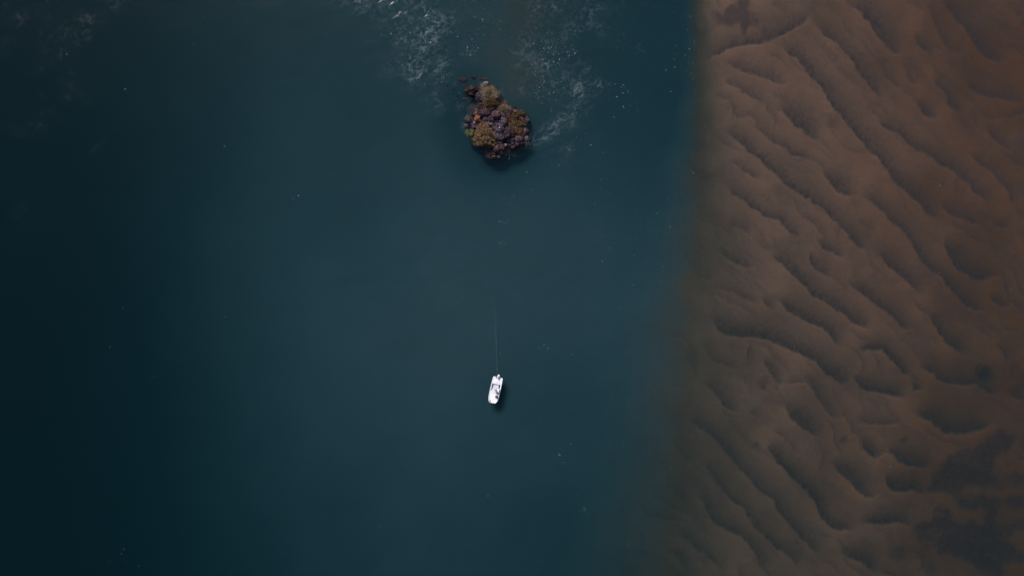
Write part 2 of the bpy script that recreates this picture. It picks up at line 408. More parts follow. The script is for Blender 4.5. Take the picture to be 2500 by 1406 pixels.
def bar_masks(X, Y):
    """X, Y pixel grids -> detritus mask, slip-face drop"""
    dx = (fbm(X / 26, Y / 26, 5, 3) - .5) * 9 + (fbm(X / 11, Y / 11, 8, 3) - .5) * 6
    dy = (fbm(X / 26, Y / 26, 6, 3) - .5) * 9 + (fbm(X / 11, Y / 11, 9, 3) - .5) * 6
    hair = fbm(X / 5 + Y / 30, Y / 9, 31, 3) * .6 + vnoise(X / 3.2, Y / 4.5, 33) * .4
    def blur(f, r, times=2):
        for _ in range(times):
            for ax in (0, 1):
                n = f.shape[ax]
                pad = [(0, 0), (0, 0)]; pad[ax] = (r + 1, r)
                c = np.cumsum(np.pad(f, pad, mode='edge'), axis=ax)
                f = (np.take(c, np.arange(2 * r + 1, n + 2 * r + 1), axis=ax) - np.take(c, np.arange(0, n), axis=ax)) / (2 * r + 1)
        return f
    QX, QY = X + dx, Y + dy
    dark = np.zeros_like(X); drop = np.zeros_like(X); mud = np.zeros_like(X); crest = np.zeros_like(X)
    for w, s, segs in BARS:
        pts = []
        for t, p in segs: pts += tile(t, p)
        pts = np.array(pts)
        r = 4.5 * w + 25
        x0, y0 = pts.min(0) - r; x1, y1 = pts.max(0) + r
        ci = np.where((X[0] >= x0) & (X[0] <= x1))[0]; ri = np.where((Y[:, 0] >= y0) & (Y[:, 0] <= y1))[0]
        if len(ci) < 2 or len(ri) < 2: continue
        sl = (slice(ri[0], ri[-1] + 1), slice(ci[0], ci[-1] + 1))
        qx, qy, hr = QX[sl], QY[sl], hair[sl]
        best = np.full(qx.shape, 1e9); side = np.zeros(qx.shape); tt = np.zeros(qx.shape)
        L = np.hypot(*(pts[1:] - pts[:-1]).T); cum = np.concatenate([[0], np.cumsum(L)]); tot = cum[-1]
        for k in range(len(pts) - 1):
            ax, ay = pts[k]; bx, by = pts[k + 1]
            ux, uy = (bx - ax) / L[k], (by - ay) / L[k]
            a = np.clip((qx - ax) * ux + (qy - ay) * uy, 0, L[k])
            ex, ey = qx - ax - a * ux, qy - ay - a * uy
            d = np.hypot(ex, ey)
            cr = -(ux * ey - uy * ex)          # > 0 on the left hand when walking along the crest
            m = d < best
            best[m] = d[m]; side[m] = cr[m]; tt[m] = (cum[k] + a[m])
        e = min(0.22 * tot, 36)
        taper = sstep(0, e, tt) * sstep(0, e, tot - tt) 
        taper = 0.12 * (taper > 0) * sstep(0, 8, tt) * sstep(0, 8, tot - tt) + 0.88 * taper
        sd = np.where(side > 0, best, -best)
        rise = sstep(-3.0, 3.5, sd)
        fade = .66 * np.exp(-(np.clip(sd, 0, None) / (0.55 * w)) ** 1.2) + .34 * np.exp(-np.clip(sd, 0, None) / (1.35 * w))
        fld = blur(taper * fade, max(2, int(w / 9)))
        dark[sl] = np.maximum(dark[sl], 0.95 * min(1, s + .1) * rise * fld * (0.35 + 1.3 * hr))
        crest[sl] = np.maximum(crest[sl], s * blur(taper * np.exp(-np.clip(-sd, 0, None) / (0.9 * w)) * sstep(3, -6, sd), 2))
        fade2 = np.exp(-(np.clip(sd, 0, None) / (0.9 * w)))
        drop[sl] = np.maximum(drop[sl], s * sstep(-5, 6, sd) * blur(taper * fade2, max(3, int(w / 7))))
    for t, x, y, r, s in SPOTS:
        (cx, cy), = tile(t, [(x, y)]); rr = r / TILES[t][2] * (0.7 + 0.6 * hair)
        g = s * np.exp(-((QX - cx) ** 2 + (QY - cy) ** 2) / rr ** 2)
        dark = np.maximum(dark, g); drop = np.maximum(drop, g)
    # broad mud hollow in the corner
    poly = np.array(tile(8, MUD))
    hx = QX + (vnoise(X / 9, Y / 9, 77) - .5) * 10; hy = QY + (vnoise(X / 4, Y / 14, 78) - .5) * 22
    ci = np.where(X[0] > 2180)[0]; ri = np.where(Y[:, 0] > 1000)[0]
    if len(ci) > 1 and len(ri) > 1:
        sl = (slice(ri[0], ri[-1] + 1), slice(ci[0], ci[-1] + 1))
        gx, gy = hx[sl], hy[sl]
        ins = np.zeros(gx.shape, bool)
        n = len(poly)
        for k in range(n):
            ax, ay = poly[k]; bx, by = poly[(k + 1) % n]
            c = ((ay > gy) != (by > gy)) & (gx < (bx - ax) * (gy - ay) / (by - ay + 1e-9) + ax)
            ins ^= c
        f = ins.astype(float)
        f = blur(f, 2)
        for _ in range(1):
            f[1:-1, 1:-1] = (f[1:-1, 1:-1] * 2 + f[:-2, 1:-1] + f[2:, 1:-1] + f[1:-1, :-2] + f[1:-1, 2:]) / 6
        dark[sl] = np.maximum(dark[sl], np.clip(f * (-.15 + 0.9 * hair[sl] + 1.25 * fbm(X[sl] / 60, Y[sl] / 20, 79, 3)), 0, .9)); drop[sl] = np.maximum(drop[sl], .22 * blur(f, 5)); mud[sl] = f
    # patchy weedy film behind the first bar, top left of the shoal
    g = sstep(1715, 1760, X) * sstep(1930, 1850, X) * sstep(-10, 0, Y) * sstep(112, 96, Y - (X - 1760) * 0.02)
    dark = np.maximum(dark, g * np.clip((fbm(X / 26, Y / 40, 41, 4) - .40) * 3.2, 0, .75))
    # lesser undulations between the traced bars, running the same way
    al = (X * .68 + Y * .73) / 190 + (fbm(X / 120, Y / 120, 55, 2) - .5) * 1.2; ac = (X * .73 - Y * .68) / 27 + (fbm(X / 90, Y / 90, 56, 2) - .5) * 2.4
    und = fbm(al, ac, 57, 3)
    dark = np.maximum(dark, .36 * np.clip((und - .50) * 4.5, 0, 1) * (.4 + 1.2 * hair))
    crest = crest + .5 * (.5 - und)
    # a second, lesser set of ridges between them: sharp towards the lower left, fading to the upper right
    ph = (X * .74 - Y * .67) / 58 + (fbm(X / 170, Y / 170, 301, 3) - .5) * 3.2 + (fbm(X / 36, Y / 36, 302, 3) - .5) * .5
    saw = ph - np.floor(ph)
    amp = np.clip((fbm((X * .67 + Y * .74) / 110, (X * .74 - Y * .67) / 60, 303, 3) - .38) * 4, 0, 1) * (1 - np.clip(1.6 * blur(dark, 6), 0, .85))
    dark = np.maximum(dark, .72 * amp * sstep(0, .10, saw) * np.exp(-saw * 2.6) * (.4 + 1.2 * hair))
    drop = np.maximum(drop, .45 * amp * sstep(0, .10, saw) * np.exp(-saw * 2.2))
    # faint film everywhere
    dark = np.maximum(dark, 0.32 * np.clip((fbm(X / 60 + 9, Y / 60, 51, 5) - .52) * 4, 0, 1) * (0.6 + 0.8 * hair))
    return np.clip(dark, 0, 1), np.clip(drop, 0, 1), mud, crest

# depth of the channel (px, py, metres)
DEPTH = [(0,0,5.2),(0,350,5.6),(0,700,6.2),(0,1050,6.8),(0,1406,7.0),(250,0,4.4),(250,350,4.5),(250,700,4.7),(250,1050,5.0),(250,1406,5.6),
         (500,0,3.6),(500,350,3.3),(500,700,2.75),(500,1050,3.4),(500,1406,4.0),(750,0,3.2),(750,350,2.8),(750,700,2.5),(750,1050,2.75),(750,1406,3.3),
         (1000,0,2.9),(1000,350,2.7),(1000,700,2.2),(1000,1050,2.35),(1000,1406,2.8),(1250,0,2.5),(1250,500,2.3),(1250,700,1.95),(1250,1050,2.35),(1250,1406,3.1),
         (1450,0,2.9),(1450,350,2.8),(1450,700,1.6),(1450,1050,2.5),(1450,1300,3.3),(1600,0,3.3),(1600,200,3.5),(1600,400,3.1),(1600,700,2.8),(1550,1000,3.0),(1450,1406,3.4),
         (2000,700,3),(2500,700,3),(2000,0,3),(2000,1406,3),(-400,700,8),(-400,0,7),(-400,1406,8)]

def riverbed_height(X, Y):
    num = np.zeros_like(X); den = np.zeros_like(X) + 1e-12
    for x, y, d in DEPTH:
        w = np.exp(-((X - x) ** 2 + (Y - y) ** 2) / (2 * 175.0 ** 2)) + 1e-9
        num += w * d; den += w
    dep = num / den
    dep = dep + (fbm(X / 220, Y / 300, 61, 4) - .5) * 0.45
    # sediment tail downstream of the islet, scour round its upstream foot
    ax = 1262 - (200 - Y) * 0.02
    ax = ax + (fbm(Y / 70, Y * 0 + 8, 62, 3) - .5) * 60
    tail = np.exp(-((X - ax) / (78 + 0.2 * np.clip(230 - Y, 0, 400))) ** 2) * sstep(330, 190, Y) * np.clip(.25 + 1.2 * fbm(X / 60, Y / 90, 63, 3), 0, 1)
    dep = dep - tail * .6
    ring = np.hypot((X - 1210) / 105, (Y - 295) / 125)
    dep = dep + .75 * np.exp(-((ring - 0.9) / 0.5) ** 2) * sstep(150, 330, Y + (1210 - X) * 0.9)
    # edge of the sand shoal
    ex = np.interp(Y, [-200, 0, 120, 250, 500, 700, 900, 1100, 1250, 1406, 1600], [1700, 1712, 1718, 1716, 1706, 1680, 1650, 1615, 1580, 1535, 1470])
    ex = ex + (fbm(Y / 90, Y * 0 + 3, 71, 3) - .5) * 22
    wd = np.interp(Y, [0, 200, 500, 800, 1100, 1406], [54, 76, 180, 250, 310, 360])
    sh = sstep(-0.62, 0.85, (X - ex + (fbm(X / 70, Y / 70, 72, 3) - .5) * np.interp(Y, [0, 300, 1406], [8, 20, 64])) / wd)
    top = np.interp(Y, [0, 300, 700, 1000, 1406], [0.36, 0.36, 0.46, 0.62, 0.90])
    top = top + np.interp(X, [1500, 1750, 2100], [0.9, 0.38, 0.0]) * np.interp(Y, [0, 300, 900], [0.15, 0.4, 1.0])
    top = top + (fbm(X / 150, Y / 150, 81, 3) - .5) * 0.30
    sd = sh ** 0.7
    return dep * (1 - sd) + top * sd, sh, tail

def axis(*parts):
    out = []
    for a, b, st in parts:
        n = max(1, int(round((b - a) / st)))
        out += list(np.linspace(a, b, n, endpoint=False))
    out.append(parts[-1][1])
    return np.array(out)

def build_riverbed():
    xs = axis((-1500, -300, 100), (-300, -116, 12), (-116, 16, 0.8), (16, 112, 0.2), (112, 150, 2), (150, 400, 25), (400, 1500, 100))
    ys = axis((-1500, -300, 100), (-300, -80, 12), (-80, -62, 1.5), (-62, 62, 0.2), (62, 80, 1.5), (80, 300, 12), (300, 1500, 100))
    XX, YY = np.meshgrid(xs, ys)
    PX, PY = XX * S + 1250, 703 - YY * S
    cx = np.clip(PX, -500, 2600); cy = np.clip(PY, -120, 1530)
    dep, sh, tail = riverbed_height(cx, cy)
    dark = np.zeros_like(PX); drop = np.zeros_like(PX); mud = np.zeros_like(PX); crest = np.zeros_like(PX)
    ci = np.where(xs >= 16)[0]; ri = np.where(np.abs(ys) <= 80)[0]
    sl = (slice(ri[0], ri[-1] + 1), slice(ci[0], ci[-1] + 1))
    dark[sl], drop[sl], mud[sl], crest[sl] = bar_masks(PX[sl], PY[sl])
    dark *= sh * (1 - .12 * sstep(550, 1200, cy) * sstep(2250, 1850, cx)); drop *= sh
    Z = -(dep + (0.24 + 0.34 * sstep(450, 1000, cy)) * drop)
    Z += (fbm(PX / 9, PY / 9, 91, 2) - .5) * 0.05 * sh + 0.12 * crest * sh
    Z = np.minimum(Z, -0.15)
    V = np.stack([XX, YY, Z], -1).reshape(-1, 3)
    me = mesh_np('riverbed', V, grid_faces(len(xs), len(ys)))
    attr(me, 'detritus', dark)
    attr(me, 'mud', mud)
    attr(me, 'silt', np.clip(1 - np.clip(sh / np.interp(cy, [0, 500, 1406], [.24, .40, .62]), 0, 1) - 0.55 * tail, 0, 1))
    attr(me, 'vignette_tone', np.clip(sstep(1850, 2450, PX) * 0.95 + (fbm(PX / 120, PY / 120, 95, 3) - .5) * 0.5 + 0.12 * sstep(600, 1400, PY), 0, 1))  # vignette darkening towards the right painted into the sand, plus random variation
    attr(me, 'left_vignette', np.clip((740 - PX - (fbm(PX / 180, PY / 180, 99, 3) - .5) * 120) / 900, 0, 1))  # lens falloff towards the left edge, painted into the silt colour
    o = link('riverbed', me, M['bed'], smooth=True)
    tag(o, kind='structure')
    return o
build_riverbed()

# ------------------------------------------------------------------ water
def Z1(zx, zy):     # close-up of the islet -> photograph pixels
    return 1100 + zx / 6.113, 170 + zy / 6.113

def riffle_masks(X, Y):
    rif = np.zeros_like(X); foam = np.zeros_like(X)
    def blob(x, y, rx, ry, rot, a):
        c, s = math.cos(rot), math.sin(rot)
        u = ((X - x) * c + (Y - y) * s) / rx; v = (-(X - x) * s + (Y - y) * c) / ry
        return a * np.exp(-(u * u + v * v))
    # (x, y, rx, ry, rotation, strength)
    R = [(960, 20, 120, 40, .3, .8), (1005, 90, 70, 80, .5, .75), (1040, 140, 55, 60, .6, .9), (1080, 180, 28, 40, .2, 1.0), (1020, 175, 50, 40, .4, .8),
         (1045, 60, 60, 40, .4, .7), (1110, 40, 60, 60, 0, .3), (1330, 150, 60, 90, .2, .75), (1350, 60, 120, 60, 0, .4), (1400, 210, 60, 60, 0, .5),
         (1370, 300, 62, 20, -.55, .9), (1330, 335, 45, 10, -.5, .7), (1440, 225, 45, 18, -.5, .55), (1405, 250, 10, 45, .1, .45), (1320, 225, 70, 22, .1, .6),
         (1385, 365, 20, 25, 0, .4), (1125, 263, 10, 8, 0, .7), (1130, 305, 6, 14, 0, .7), (1295, 345, 20, 10, -.4, .5), (1250, 378, 18, 6, .2, .4),
         (60, 45, 60, 40, 0, .24), (175, 115, 80, 16, -.7, .22), (30, 130, 40, 50, 0, .17), (60, 310, 60, 30, 0, .14), (250, 350, 50, 12, -.8, .17), (120, 230, 130, 100, 0, .12),
         (210, 50, 120, 30, -.6, .26), (1460, 40, 60, 40, -.7, .4), (60, 540, 60, 80, 0, .08), (1060, 230, 40, 40, 0, .4)]
    for r in R: rif = np.maximum(rif, blob(*r))
    n = fbm(X / 55, Y / 55, 141, 3)
    rif = np.clip(rif * (0.35 + 1.3 * np.clip((n - .30) * 2.6, 0, 1)), 0, 1)
    return rif

def build_water():
    xs = axis((-1500, -300, 100), (-300, -106, 14), (-106, 30, 0.22), (30, 112, 1.0), (112, 300, 14), (300, 1500, 100))
    ys = axis((-1500, -300, 100), (-300, -62, 14), (-62, -8, 1.0), (-8, 62, 0.22), (62, 300, 14), (300, 1500, 100))
    XX, YY = np.meshgrid(xs, ys)
    PX, PY = XX * S + 1250, 703 - YY * S
    rif = riffle_masks(PX, PY)
    # short choppy crests, warped
    wx = XX + (fbm(XX / 3, YY / 3, 151, 3) - .5) * 3; wy = YY + (fbm(XX / 3, YY / 3, 152, 3) - .5) * 3
    a = 0.55
    ux, uy = wx * math.cos(a) + wy * math.sin(a), -wx * math.sin(a) + wy * math.cos(a)
    r1 = 1 - np.abs(2 * vnoise(ux / 2.6, uy / 1.1, 161) - 1)
    r2 = 1 - np.abs(2 * vnoise(ux / 1.2 + 5, uy / .55, 162) - 1)
    chop = r1 ** 2 * .65 + r2 ** 2 * .35
    Z = rif * chop * 0.085
    fine = (np.abs(XX) < 120) & (np.abs(YY) < 70)
    Z += np.where(fine, (fbm(XX / 5, YY / 4, 171, 3) - .5) * 0.05, 0)
    def web(sx, sy, rot, lo, seed):
        c, q = math.cos(rot), math.sin(rot)
        gx, gy = wx * c + wy * q, -wx * q + wy * c
        v = 1 - np.abs(2 * fbm(gx / sx, gy / sy, seed, 3) - 1)
        return np.clip((v - lo) / (1 - lo), 0, 1) ** 1.3
    lace = web(2.2, 1.1, .5, .89, 191) + .8 * web(1.7, .8, -.7, .90, 195) + .5 * web(.9, .5, .2, .88, 199)
    foam = np.clip(lace, 0, 1) * np.clip(rif * 1.15 - .05, 0, 1) * (.25 + .75 * np.clip((fbm(XX / 3.2, YY / 3.2, 181, 3) - .32) * 3.2, 0, 1))
    foam += .35 * np.clip((rif - .5) * 1.4, 0, 1) * np.clip((chop - .6) * 2.5, 0, 1)
    ny, nx = XX.shape
    V = np.stack([XX, YY, Z], -1).reshape(-1, 3)
    F = grid_faces(nx, ny)
    # close the body of water downwards
    b = len(V)
    B = -14.0
    V = np.concatenate([V, np.array([[xs[0], ys[0], B], [xs[-1], ys[0], B], [xs[-1], ys[-1], B], [xs[0], ys[-1], B]])])
    me = bpy.data.meshes.new('river_water')
    me.vertices.add(len(V)); me.vertices.foreach_set('co', V.astype(np.float32).ravel())
    idx = np.arange(nx * ny).reshape(ny, nx)
    polys = [list(idx[0, ::-1]) + [b, b + 1], list(idx[::-1, -1]) + [b + 1, b + 2],
             list(idx[-1, :]) + [b + 2, b + 3], list(idx[:, 0]) + [b + 3, b], [b + 3, b + 2, b + 1, b]]
    loops = np.concatenate([F.ravel()] + [np.array(p) for p in polys]).astype(np.int32)
    tot = np.concatenate([np.full(len(F), 4), [len(p) for p in polys]]).astype(np.int32)
    st = np.concatenate([[0], np.cumsum(tot)[:-1]]).astype(np.int32)
    me.loops.add(len(loops)); me.loops.foreach_set('vertex_index', loops)
    me.polygons.add(len(tot)); me.polygons.foreach_set('loop_start', st); me.polygons.foreach_set('loop_total', tot)
    sm = np.ones(len(tot), bool); sm[-5:] = False
    me.polygons.foreach_set('use_smooth', sm)
    me.update(calc_edges=True)
    z4 = np.zeros(4)
    attr(me, 'riffle', np.concatenate([rif.ravel(), z4])); attr(me, 'foam', np.concatenate([foam.ravel(), z4]))
    o = link('river_water', me, M['water'])
    tag(o, kind='structure')
build_water()

# ------------------------------------------------------------------ the islet
OUT = [(440,200),(560,200),(680,300),(740,440),(880,530),(1000,590),(1110,660),(1150,760),(1140,900),(1150,1020),(1090,1100),(960,1170),(830,1190),(700,1310),(560,1290),(520,1180),(360,1080),(340,930),(340,800),(340,640),(430,560),(410,420),(380,340)]
OUTA = np.array(OUT, float)

def mound(zx, zy):
    """ground level of the islet (metres) at close-up coordinates"""
    zx = np.asarray(zx, float); zy = np.asarray(zy, float)
    d = np.full(zx.shape, 1e9); ins = np.zeros(zx.shape, bool)
    n = len(OUTA)
    for k in range(n):
        ax, ay = OUTA[k]; bx, by = OUTA[(k + 1) % n]
        l2 = (bx - ax) ** 2 + (by - ay) ** 2
        t = np.clip(((zx - ax) * (bx - ax) + (zy - ay) * (by - ay)) / l2, 0, 1)
        d = np.minimum(d, np.hypot(zx - ax - t * (bx - ax), zy - ay - t * (by - ay)))
        ins ^= ((ay > zy) != (by > zy)) & (zx < (bx - ax) * (zy - ay) / (by - ay + 1e-9) + ax)
    sd = np.where(ins, d, -d)
    h = np.interp(sd, [-180, -95, -45, -15, 10, 70, 200], [-8, -4.2, -1.7, -.6, -.2, .16, .55])
    def g(x, y, rx, ry, top, h):
        w = np.exp(-((zx - x) / rx) ** 2 - ((zy - y) / ry) ** 2)
        return np.where(h < top, h + (top - h) * w, h)
    h = g(300, 560, 130, 170, -.45, h)       # drowned shelf on the left flank
    h = g(260, 740, 70, 90, -.40, h)
    h = h + (fbm(zx / 40, zy / 40, 211, 4) - .5) * .42
    return h

def build_mound():
    xs = np.arange(-330, 1700, 14.0); ys = np.arange(-330, 1800, 14.0)
    ZX, ZY = np.meshgrid(xs, ys)
    h = mound(ZX, ZY)
    px, py = Z1(ZX, ZY)
    X, Y = (px - 1250) / S, (703 - py) / S
    edge = np.maximum(np.maximum(-210 - ZX, ZX - 1560), np.maximum(-210 - ZY, ZY - 1660))
    h = h - np.clip(edge / 120, 0, 1) * 4.0
    V = np.stack([X, Y, h], -1)[::-1].reshape(-1, 3)
    me = mesh_np('islet_ground', V, grid_faces(len(xs), len(ys)))
    tag(link('islet_ground', me, M['soil'], smooth=True), kind='structure')
build_mound()

_ico = {}
def ico(sub):
    if sub not in _ico:
        bm = bmesh.new(); bmesh.ops.create_icosphere(bm, subdivisions=sub, radius=1.0)
        bm.verts.ensure_lookup_table()
        _ico[sub] = ([v.co.copy() for v in bm.verts], [[v.index for v in f.verts] for f in bm.faces]); bm.free()
    return _ico[sub]

def rock_mesh(rx, ry, rz, seed, sub=4, knob=0.2, crag=0.14):
    vs, fs = ico(sub)
    off = Vector((seed * 3.17, seed * 1.91, seed * 0.77))
    out = []
    for v in vs:
        p = v.copy()
        big = mnoise.fractal(p * 1.1 + off, 1.0, 2.0, 3)
        cell = mnoise.voronoi(p * 2.3 + off)[0]
        kn = (cell[1] - cell[0])
        small = mnoise.fractal(p * 3.6 + off, 0.8, 2.1, 3)
        r = 1.0 + 0.28 * big + knob * 1.7 * (min(kn, 0.5) - 0.3) + crag * 1.6 * small
        # slightly squared, like weathered blocks
        q = Vector((math.copysign(abs(p.x) ** 0.85, p.x), math.copysign(abs(p.y) ** 0.85, p.y), math.copysign(abs(p.z) ** 0.85, p.z)))
        q *= r * 0.95
        out.append((q.x * rx, q.y * ry, q.z * rz))
    me = bpy.data.meshes.new('boulder')
    me.from_pydata(out, [], fs); me.update()
    return me

def boulder(zx, zy, rx, ry, mat, label, group=None, name='boulder', rot=0.0, lift=0.25, flat=0.72, sub=4, knob=0.2, crag=0.14, top=None):
    m2 = 1 / (6.113 * S)
    a, b = rx * m2 * 1.1, ry * m2 * 1.1
    c = flat * (a + b) / 2
    z = float(mound(zx, zy)) + lift * c
    if top is not None: z = top - c
    px, py = Z1(zx, zy)
    x, y = P(px, py, z + c * .6)
    o = link(name, rock_mesh(a, b, c, rng.random() * 40, sub, knob, crag), M[mat], smooth=True)
    o.location = (x, y, z); o.rotation_euler = (rng.uniform(-.15, .15), rng.uniform(-.15, .15), -rot)
    tag(o, label, 'boulder' if name == 'boulder' else 'stone', group)
    return o

G_B = 'boulders of the islet'
BOULDERS = [
 (310, 312, 80, 78, 'rock_dark', 'isolated dark craggy boulder standing in water at islet top left', dict(top=1.0, crag=.34, knob=.3, flat=.9)),
 (496, 262, 48, 56, 'rock_pale', 'pale grey-pink boulder at the upper tip of the islet', dict(top=.85)),
 (522, 208, 36, 34, 'rock_pale', 'small pale knob of rock above the pale boulder at islet tip', dict(top=.5)),
 (412, 388, 48, 58, 'rock_purple', 'purple-grey boulder half drowned between dark craggy rock and tangled bush', dict(top=.55)),
 (376, 604, 26, 19, 'rock_pale', 'small pale cream stone on the left shore of the islet', dict(lift=.9, name='stone')),
 (346, 655, 34, 38, 'rock_dark', 'dark boulder below the small cream stone on left shore', dict(lift=.5)),
 (510, 648, 80, 62, 'rock_purple', 'broad pitted purple boulder in upper middle of islet', dict(lift=.6, crag=.25, rot=.2)),
 (616, 592, 42, 40, 'rock_dark', 'dark boulder tucked under the tangled bush', dict(lift=.6)),
 (684, 668, 68, 58, 'rock_red', 'reddish rounded boulder right of the broad purple one', dict(lift=.7)),
 (752, 662, 24, 28, 'rock_pink', 'small pale lilac stone against the reddish boulder', dict(lift=1.2, name='stone')),
 (782, 785, 58, 64, 'rock_blue', 'dark grey round boulder in the centre right of islet', dict(lift=.7)),
 (404, 728, 40, 52, 'rock_orange', 'bright orange lichen-coloured rock on the left side', dict(lift=.9, crag=.3)),
 (520, 742, 38, 36, 'rock_purple', 'small knobbly purple boulder right of the orange rock', dict(lift=.7)),
 (602, 736, 48, 44, 'rock_purple', 'round purple boulder below the reddish one', dict(lift=.8)),
 (542, 800, 38, 36, 'rock_blue', 'grey-purple boulder at top edge of the big bronze bush', dict(lift=.7)),
 (470, 782, 36, 34, 'rock_purple', 'purple boulder between orange rock and big bronze bush', dict(lift=.6)),
 (604, 812, 36, 34, 'rock_blue', 'blue-grey boulder left of the largest spotted boulder', dict(lift=.7)),
 (668, 800, 34, 26, 'rock_red', 'flat brown boulder just above the largest spotted boulder', dict(lift=.6)),
 (724, 872, 66, 76, 'rock_blue', 'largest blue-grey boulder with a white spot in the middle', dict(lift=1.0, crag=.2)),
 (732, 985, 62, 66, 'rock_blue', 'blue-grey boulder directly below the largest spotted one', dict(lift=.9)),
 (846, 940, 54, 82, 'rock_purple', 'tall oval purple boulder with a pale rim, right of centre', dict(lift=.9, rot=.35)),
 (916, 952, 36, 52, 'rock_red', 'red jagged boulder beside the tall oval boulder', dict(lift=.9, crag=.34)),
 (364, 800, 28, 28, 'rock_pink', 'small lilac boulder on left shore above yellow-green shrub', dict(lift=.8)),
 (352, 856, 32, 28, 'rock_purple', 'dull purple boulder on left shore beside the bronze bush', dict(lift=.7)),
 (226, 834, 36, 25, 'rock_pink', 'pink stone alone in the water left of the islet', dict(lift=.6, top=.18, name='stone')),
 (1106, 908, 28, 36, 'rock_pink', 'upright pink stone on the right shore', dict(lift=.8, top=.35, name='stone')),
 (1126, 1020, 34, 36, 'rock_pink', 'pink stone with red middle at right end of islet', dict(lift=.8, top=.30, name='stone')),
 (970, 622, 32, 25, 'rock_pink', 'pale pink stone on upper right shore by olive bush', dict(lift=1.0, name='stone')),
 (905, 602, 16, 12, 'rock_pale', 'tiny pale stone left of the pale pink shore stone', dict(lift=1.0, name='stone')),
 (892, 1032, 58, 50, 'rock_purple', 'dim purple boulder below the tall oval boulder', dict(lift=.4)),
 (1002, 1030, 78, 52, 'rock_red', 'broad low brown-purple slab at lower right of islet', dict(lift=.3, flat=.5)),
 (918, 1086, 24, 22, 'rock_pale', 'small pale grey stone near the lower right shore', dict(lift=1.2, name='stone')),
 (986, 1112, 38, 34, 'rock_purple', 'greyish angular boulder on lower right shore', dict(lift=.8)),
 (928, 1150, 28, 34, 'rock_red', 'reddish boulder at the water line on lower right', dict(lift=.8)),
 (1056, 1096, 24, 18, 'rock_purple', 'small purple stone at far lower right shore', dict(lift=.9, name='stone')),
 (692, 1168, 42, 50, 'rock_red', 'upright red-brown boulder at bottom of islet', dict(lift=.7)),
 (772, 1148, 54, 48, 'rock_red', 'big red-brown boulder beside the upright one at bottom', dict(lift=.6)),
 (822, 1124, 24, 22, 'rock_pink', 'small pink stone on top of the big red-brown boulder', dict(lift=2.2, name='stone')),
 (634, 1142, 20, 44, 'rock_dark', 'narrow dark slab leaning below the bronze bush', dict(lift=.6, rot=-.6)),
 (660, 1080, 44, 34, 'rock_dark', 'dark boulder right of the foot of the bronze bush', dict(lift=.5)),
 (736, 1080, 42, 30, 'rock_purple', 'shaded boulder above the red-brown ones', dict(lift=.4)),
 (592, 1258, 46, 40, 'rock_red', 'half-drowned reddish boulder at bottom left tip', dict(lift=.7, top=.28)),
 (704, 1238, 34, 26, 'rock_red', 'low reddish boulder under algae at the bottom tip', dict(lift=.6, top=.16)),
 (762, 1240, 26, 24, 'rock_pale', 'pale algae-streaked stone at the bottom tip', dict(lift=.6, top=.15, name='stone')),
 (650, 1312, 34, 22, 'rock_red', 'last drowned stone at the bottom of the islet', dict(top=-.02, name='stone')),
 (720, 1302, 24, 22, 'rock_pale', 'pale stone just awash at the bottom right tip', dict(top=.05, name='stone')),
 (190, 150, 58, 40, 'rock_red', 'brown rock under water, leftmost above the islet', dict(top=-.22, flat=.5)),
 (345, 112, 46, 26, 'rock_red', 'brown rock under water, middle one above the islet', dict(top=-.40, flat=.5)),
 (500, 140, 48, 22, 'rock_pink', 'reddish rock just awash above the pale tip boulder', dict(top=-.08, flat=.5)),
 (218, 440, 42, 22, 'rock_pink', 'flat pinkish rock awash left of the tangled bush', dict(top=-.05, flat=.5)),
 (252, 735, 42, 54, 'rock_pale', 'tan rock under water on the left flank', dict(top=-.25, flat=.5)),
 (1124, 745, 48, 54, 'rock_pink', 'pink rock under water at right shore beside olive bushes', dict(top=-.10, flat=.5)),
 (850, 1182, 54, 44, 'rock_purple', 'dark rock under water below the red-brown boulders', dict(top=-.12, flat=.5)),
 (-50, 235, 17, 13, 'rock_dark', 'small dark stone under water, farthest left of the craggy boulder', dict(top=-.25, name='stone')),
 (35, 300, 14, 12, 'rock_dark', 'tiny dark stone under water left of the craggy boulder', dict(top=-.18, name='stone')),
 (105, 395, 17, 12, 'rock_dark', 'dark stone under water just above the white eddy', dict(top=-.2, name='stone')),
 (150, 545, 20, 14, 'rock_dark', 'small dark stone awash in a white eddy left of islet', dict(top=.03, name='stone')),
]
for zx, zy, rx, ry, mat, lab, kw in BOULDERS:
    o = boulder(zx, zy, rx, ry, mat, lab, G_B, **kw)
    if lab.startswith('largest'):                  # white bird dropping on its crown
        tv = max(o.data.vertices, key=lambda v: v.co.z - .8 * abs(v.co.x + .05) - .8 * abs(v.co.y)).co
        vs, fs = ico(2)
        me = bpy.data.meshes.new('white_spot')
        me.from_pydata([(tv.x + v.x * .11, tv.y + v.y * .09, tv.z + v.z * .035) for v in vs], [], fs); me.update()
        link('white_spot', me, mat_plain('dropping_white', (0.75, 0.75, 0.76), .8, .1), o, True)

def in_poly(x, y):
    c = False; n = len(OUT)
    for k in range(n):
        ax, ay = OUT[k]; bx, by = OUT[(k + 1) % n]
        if (ay > y) != (by > y) and x < (bx - ax) * (y - ay) / (by - ay) + ax: c = not c
    return c

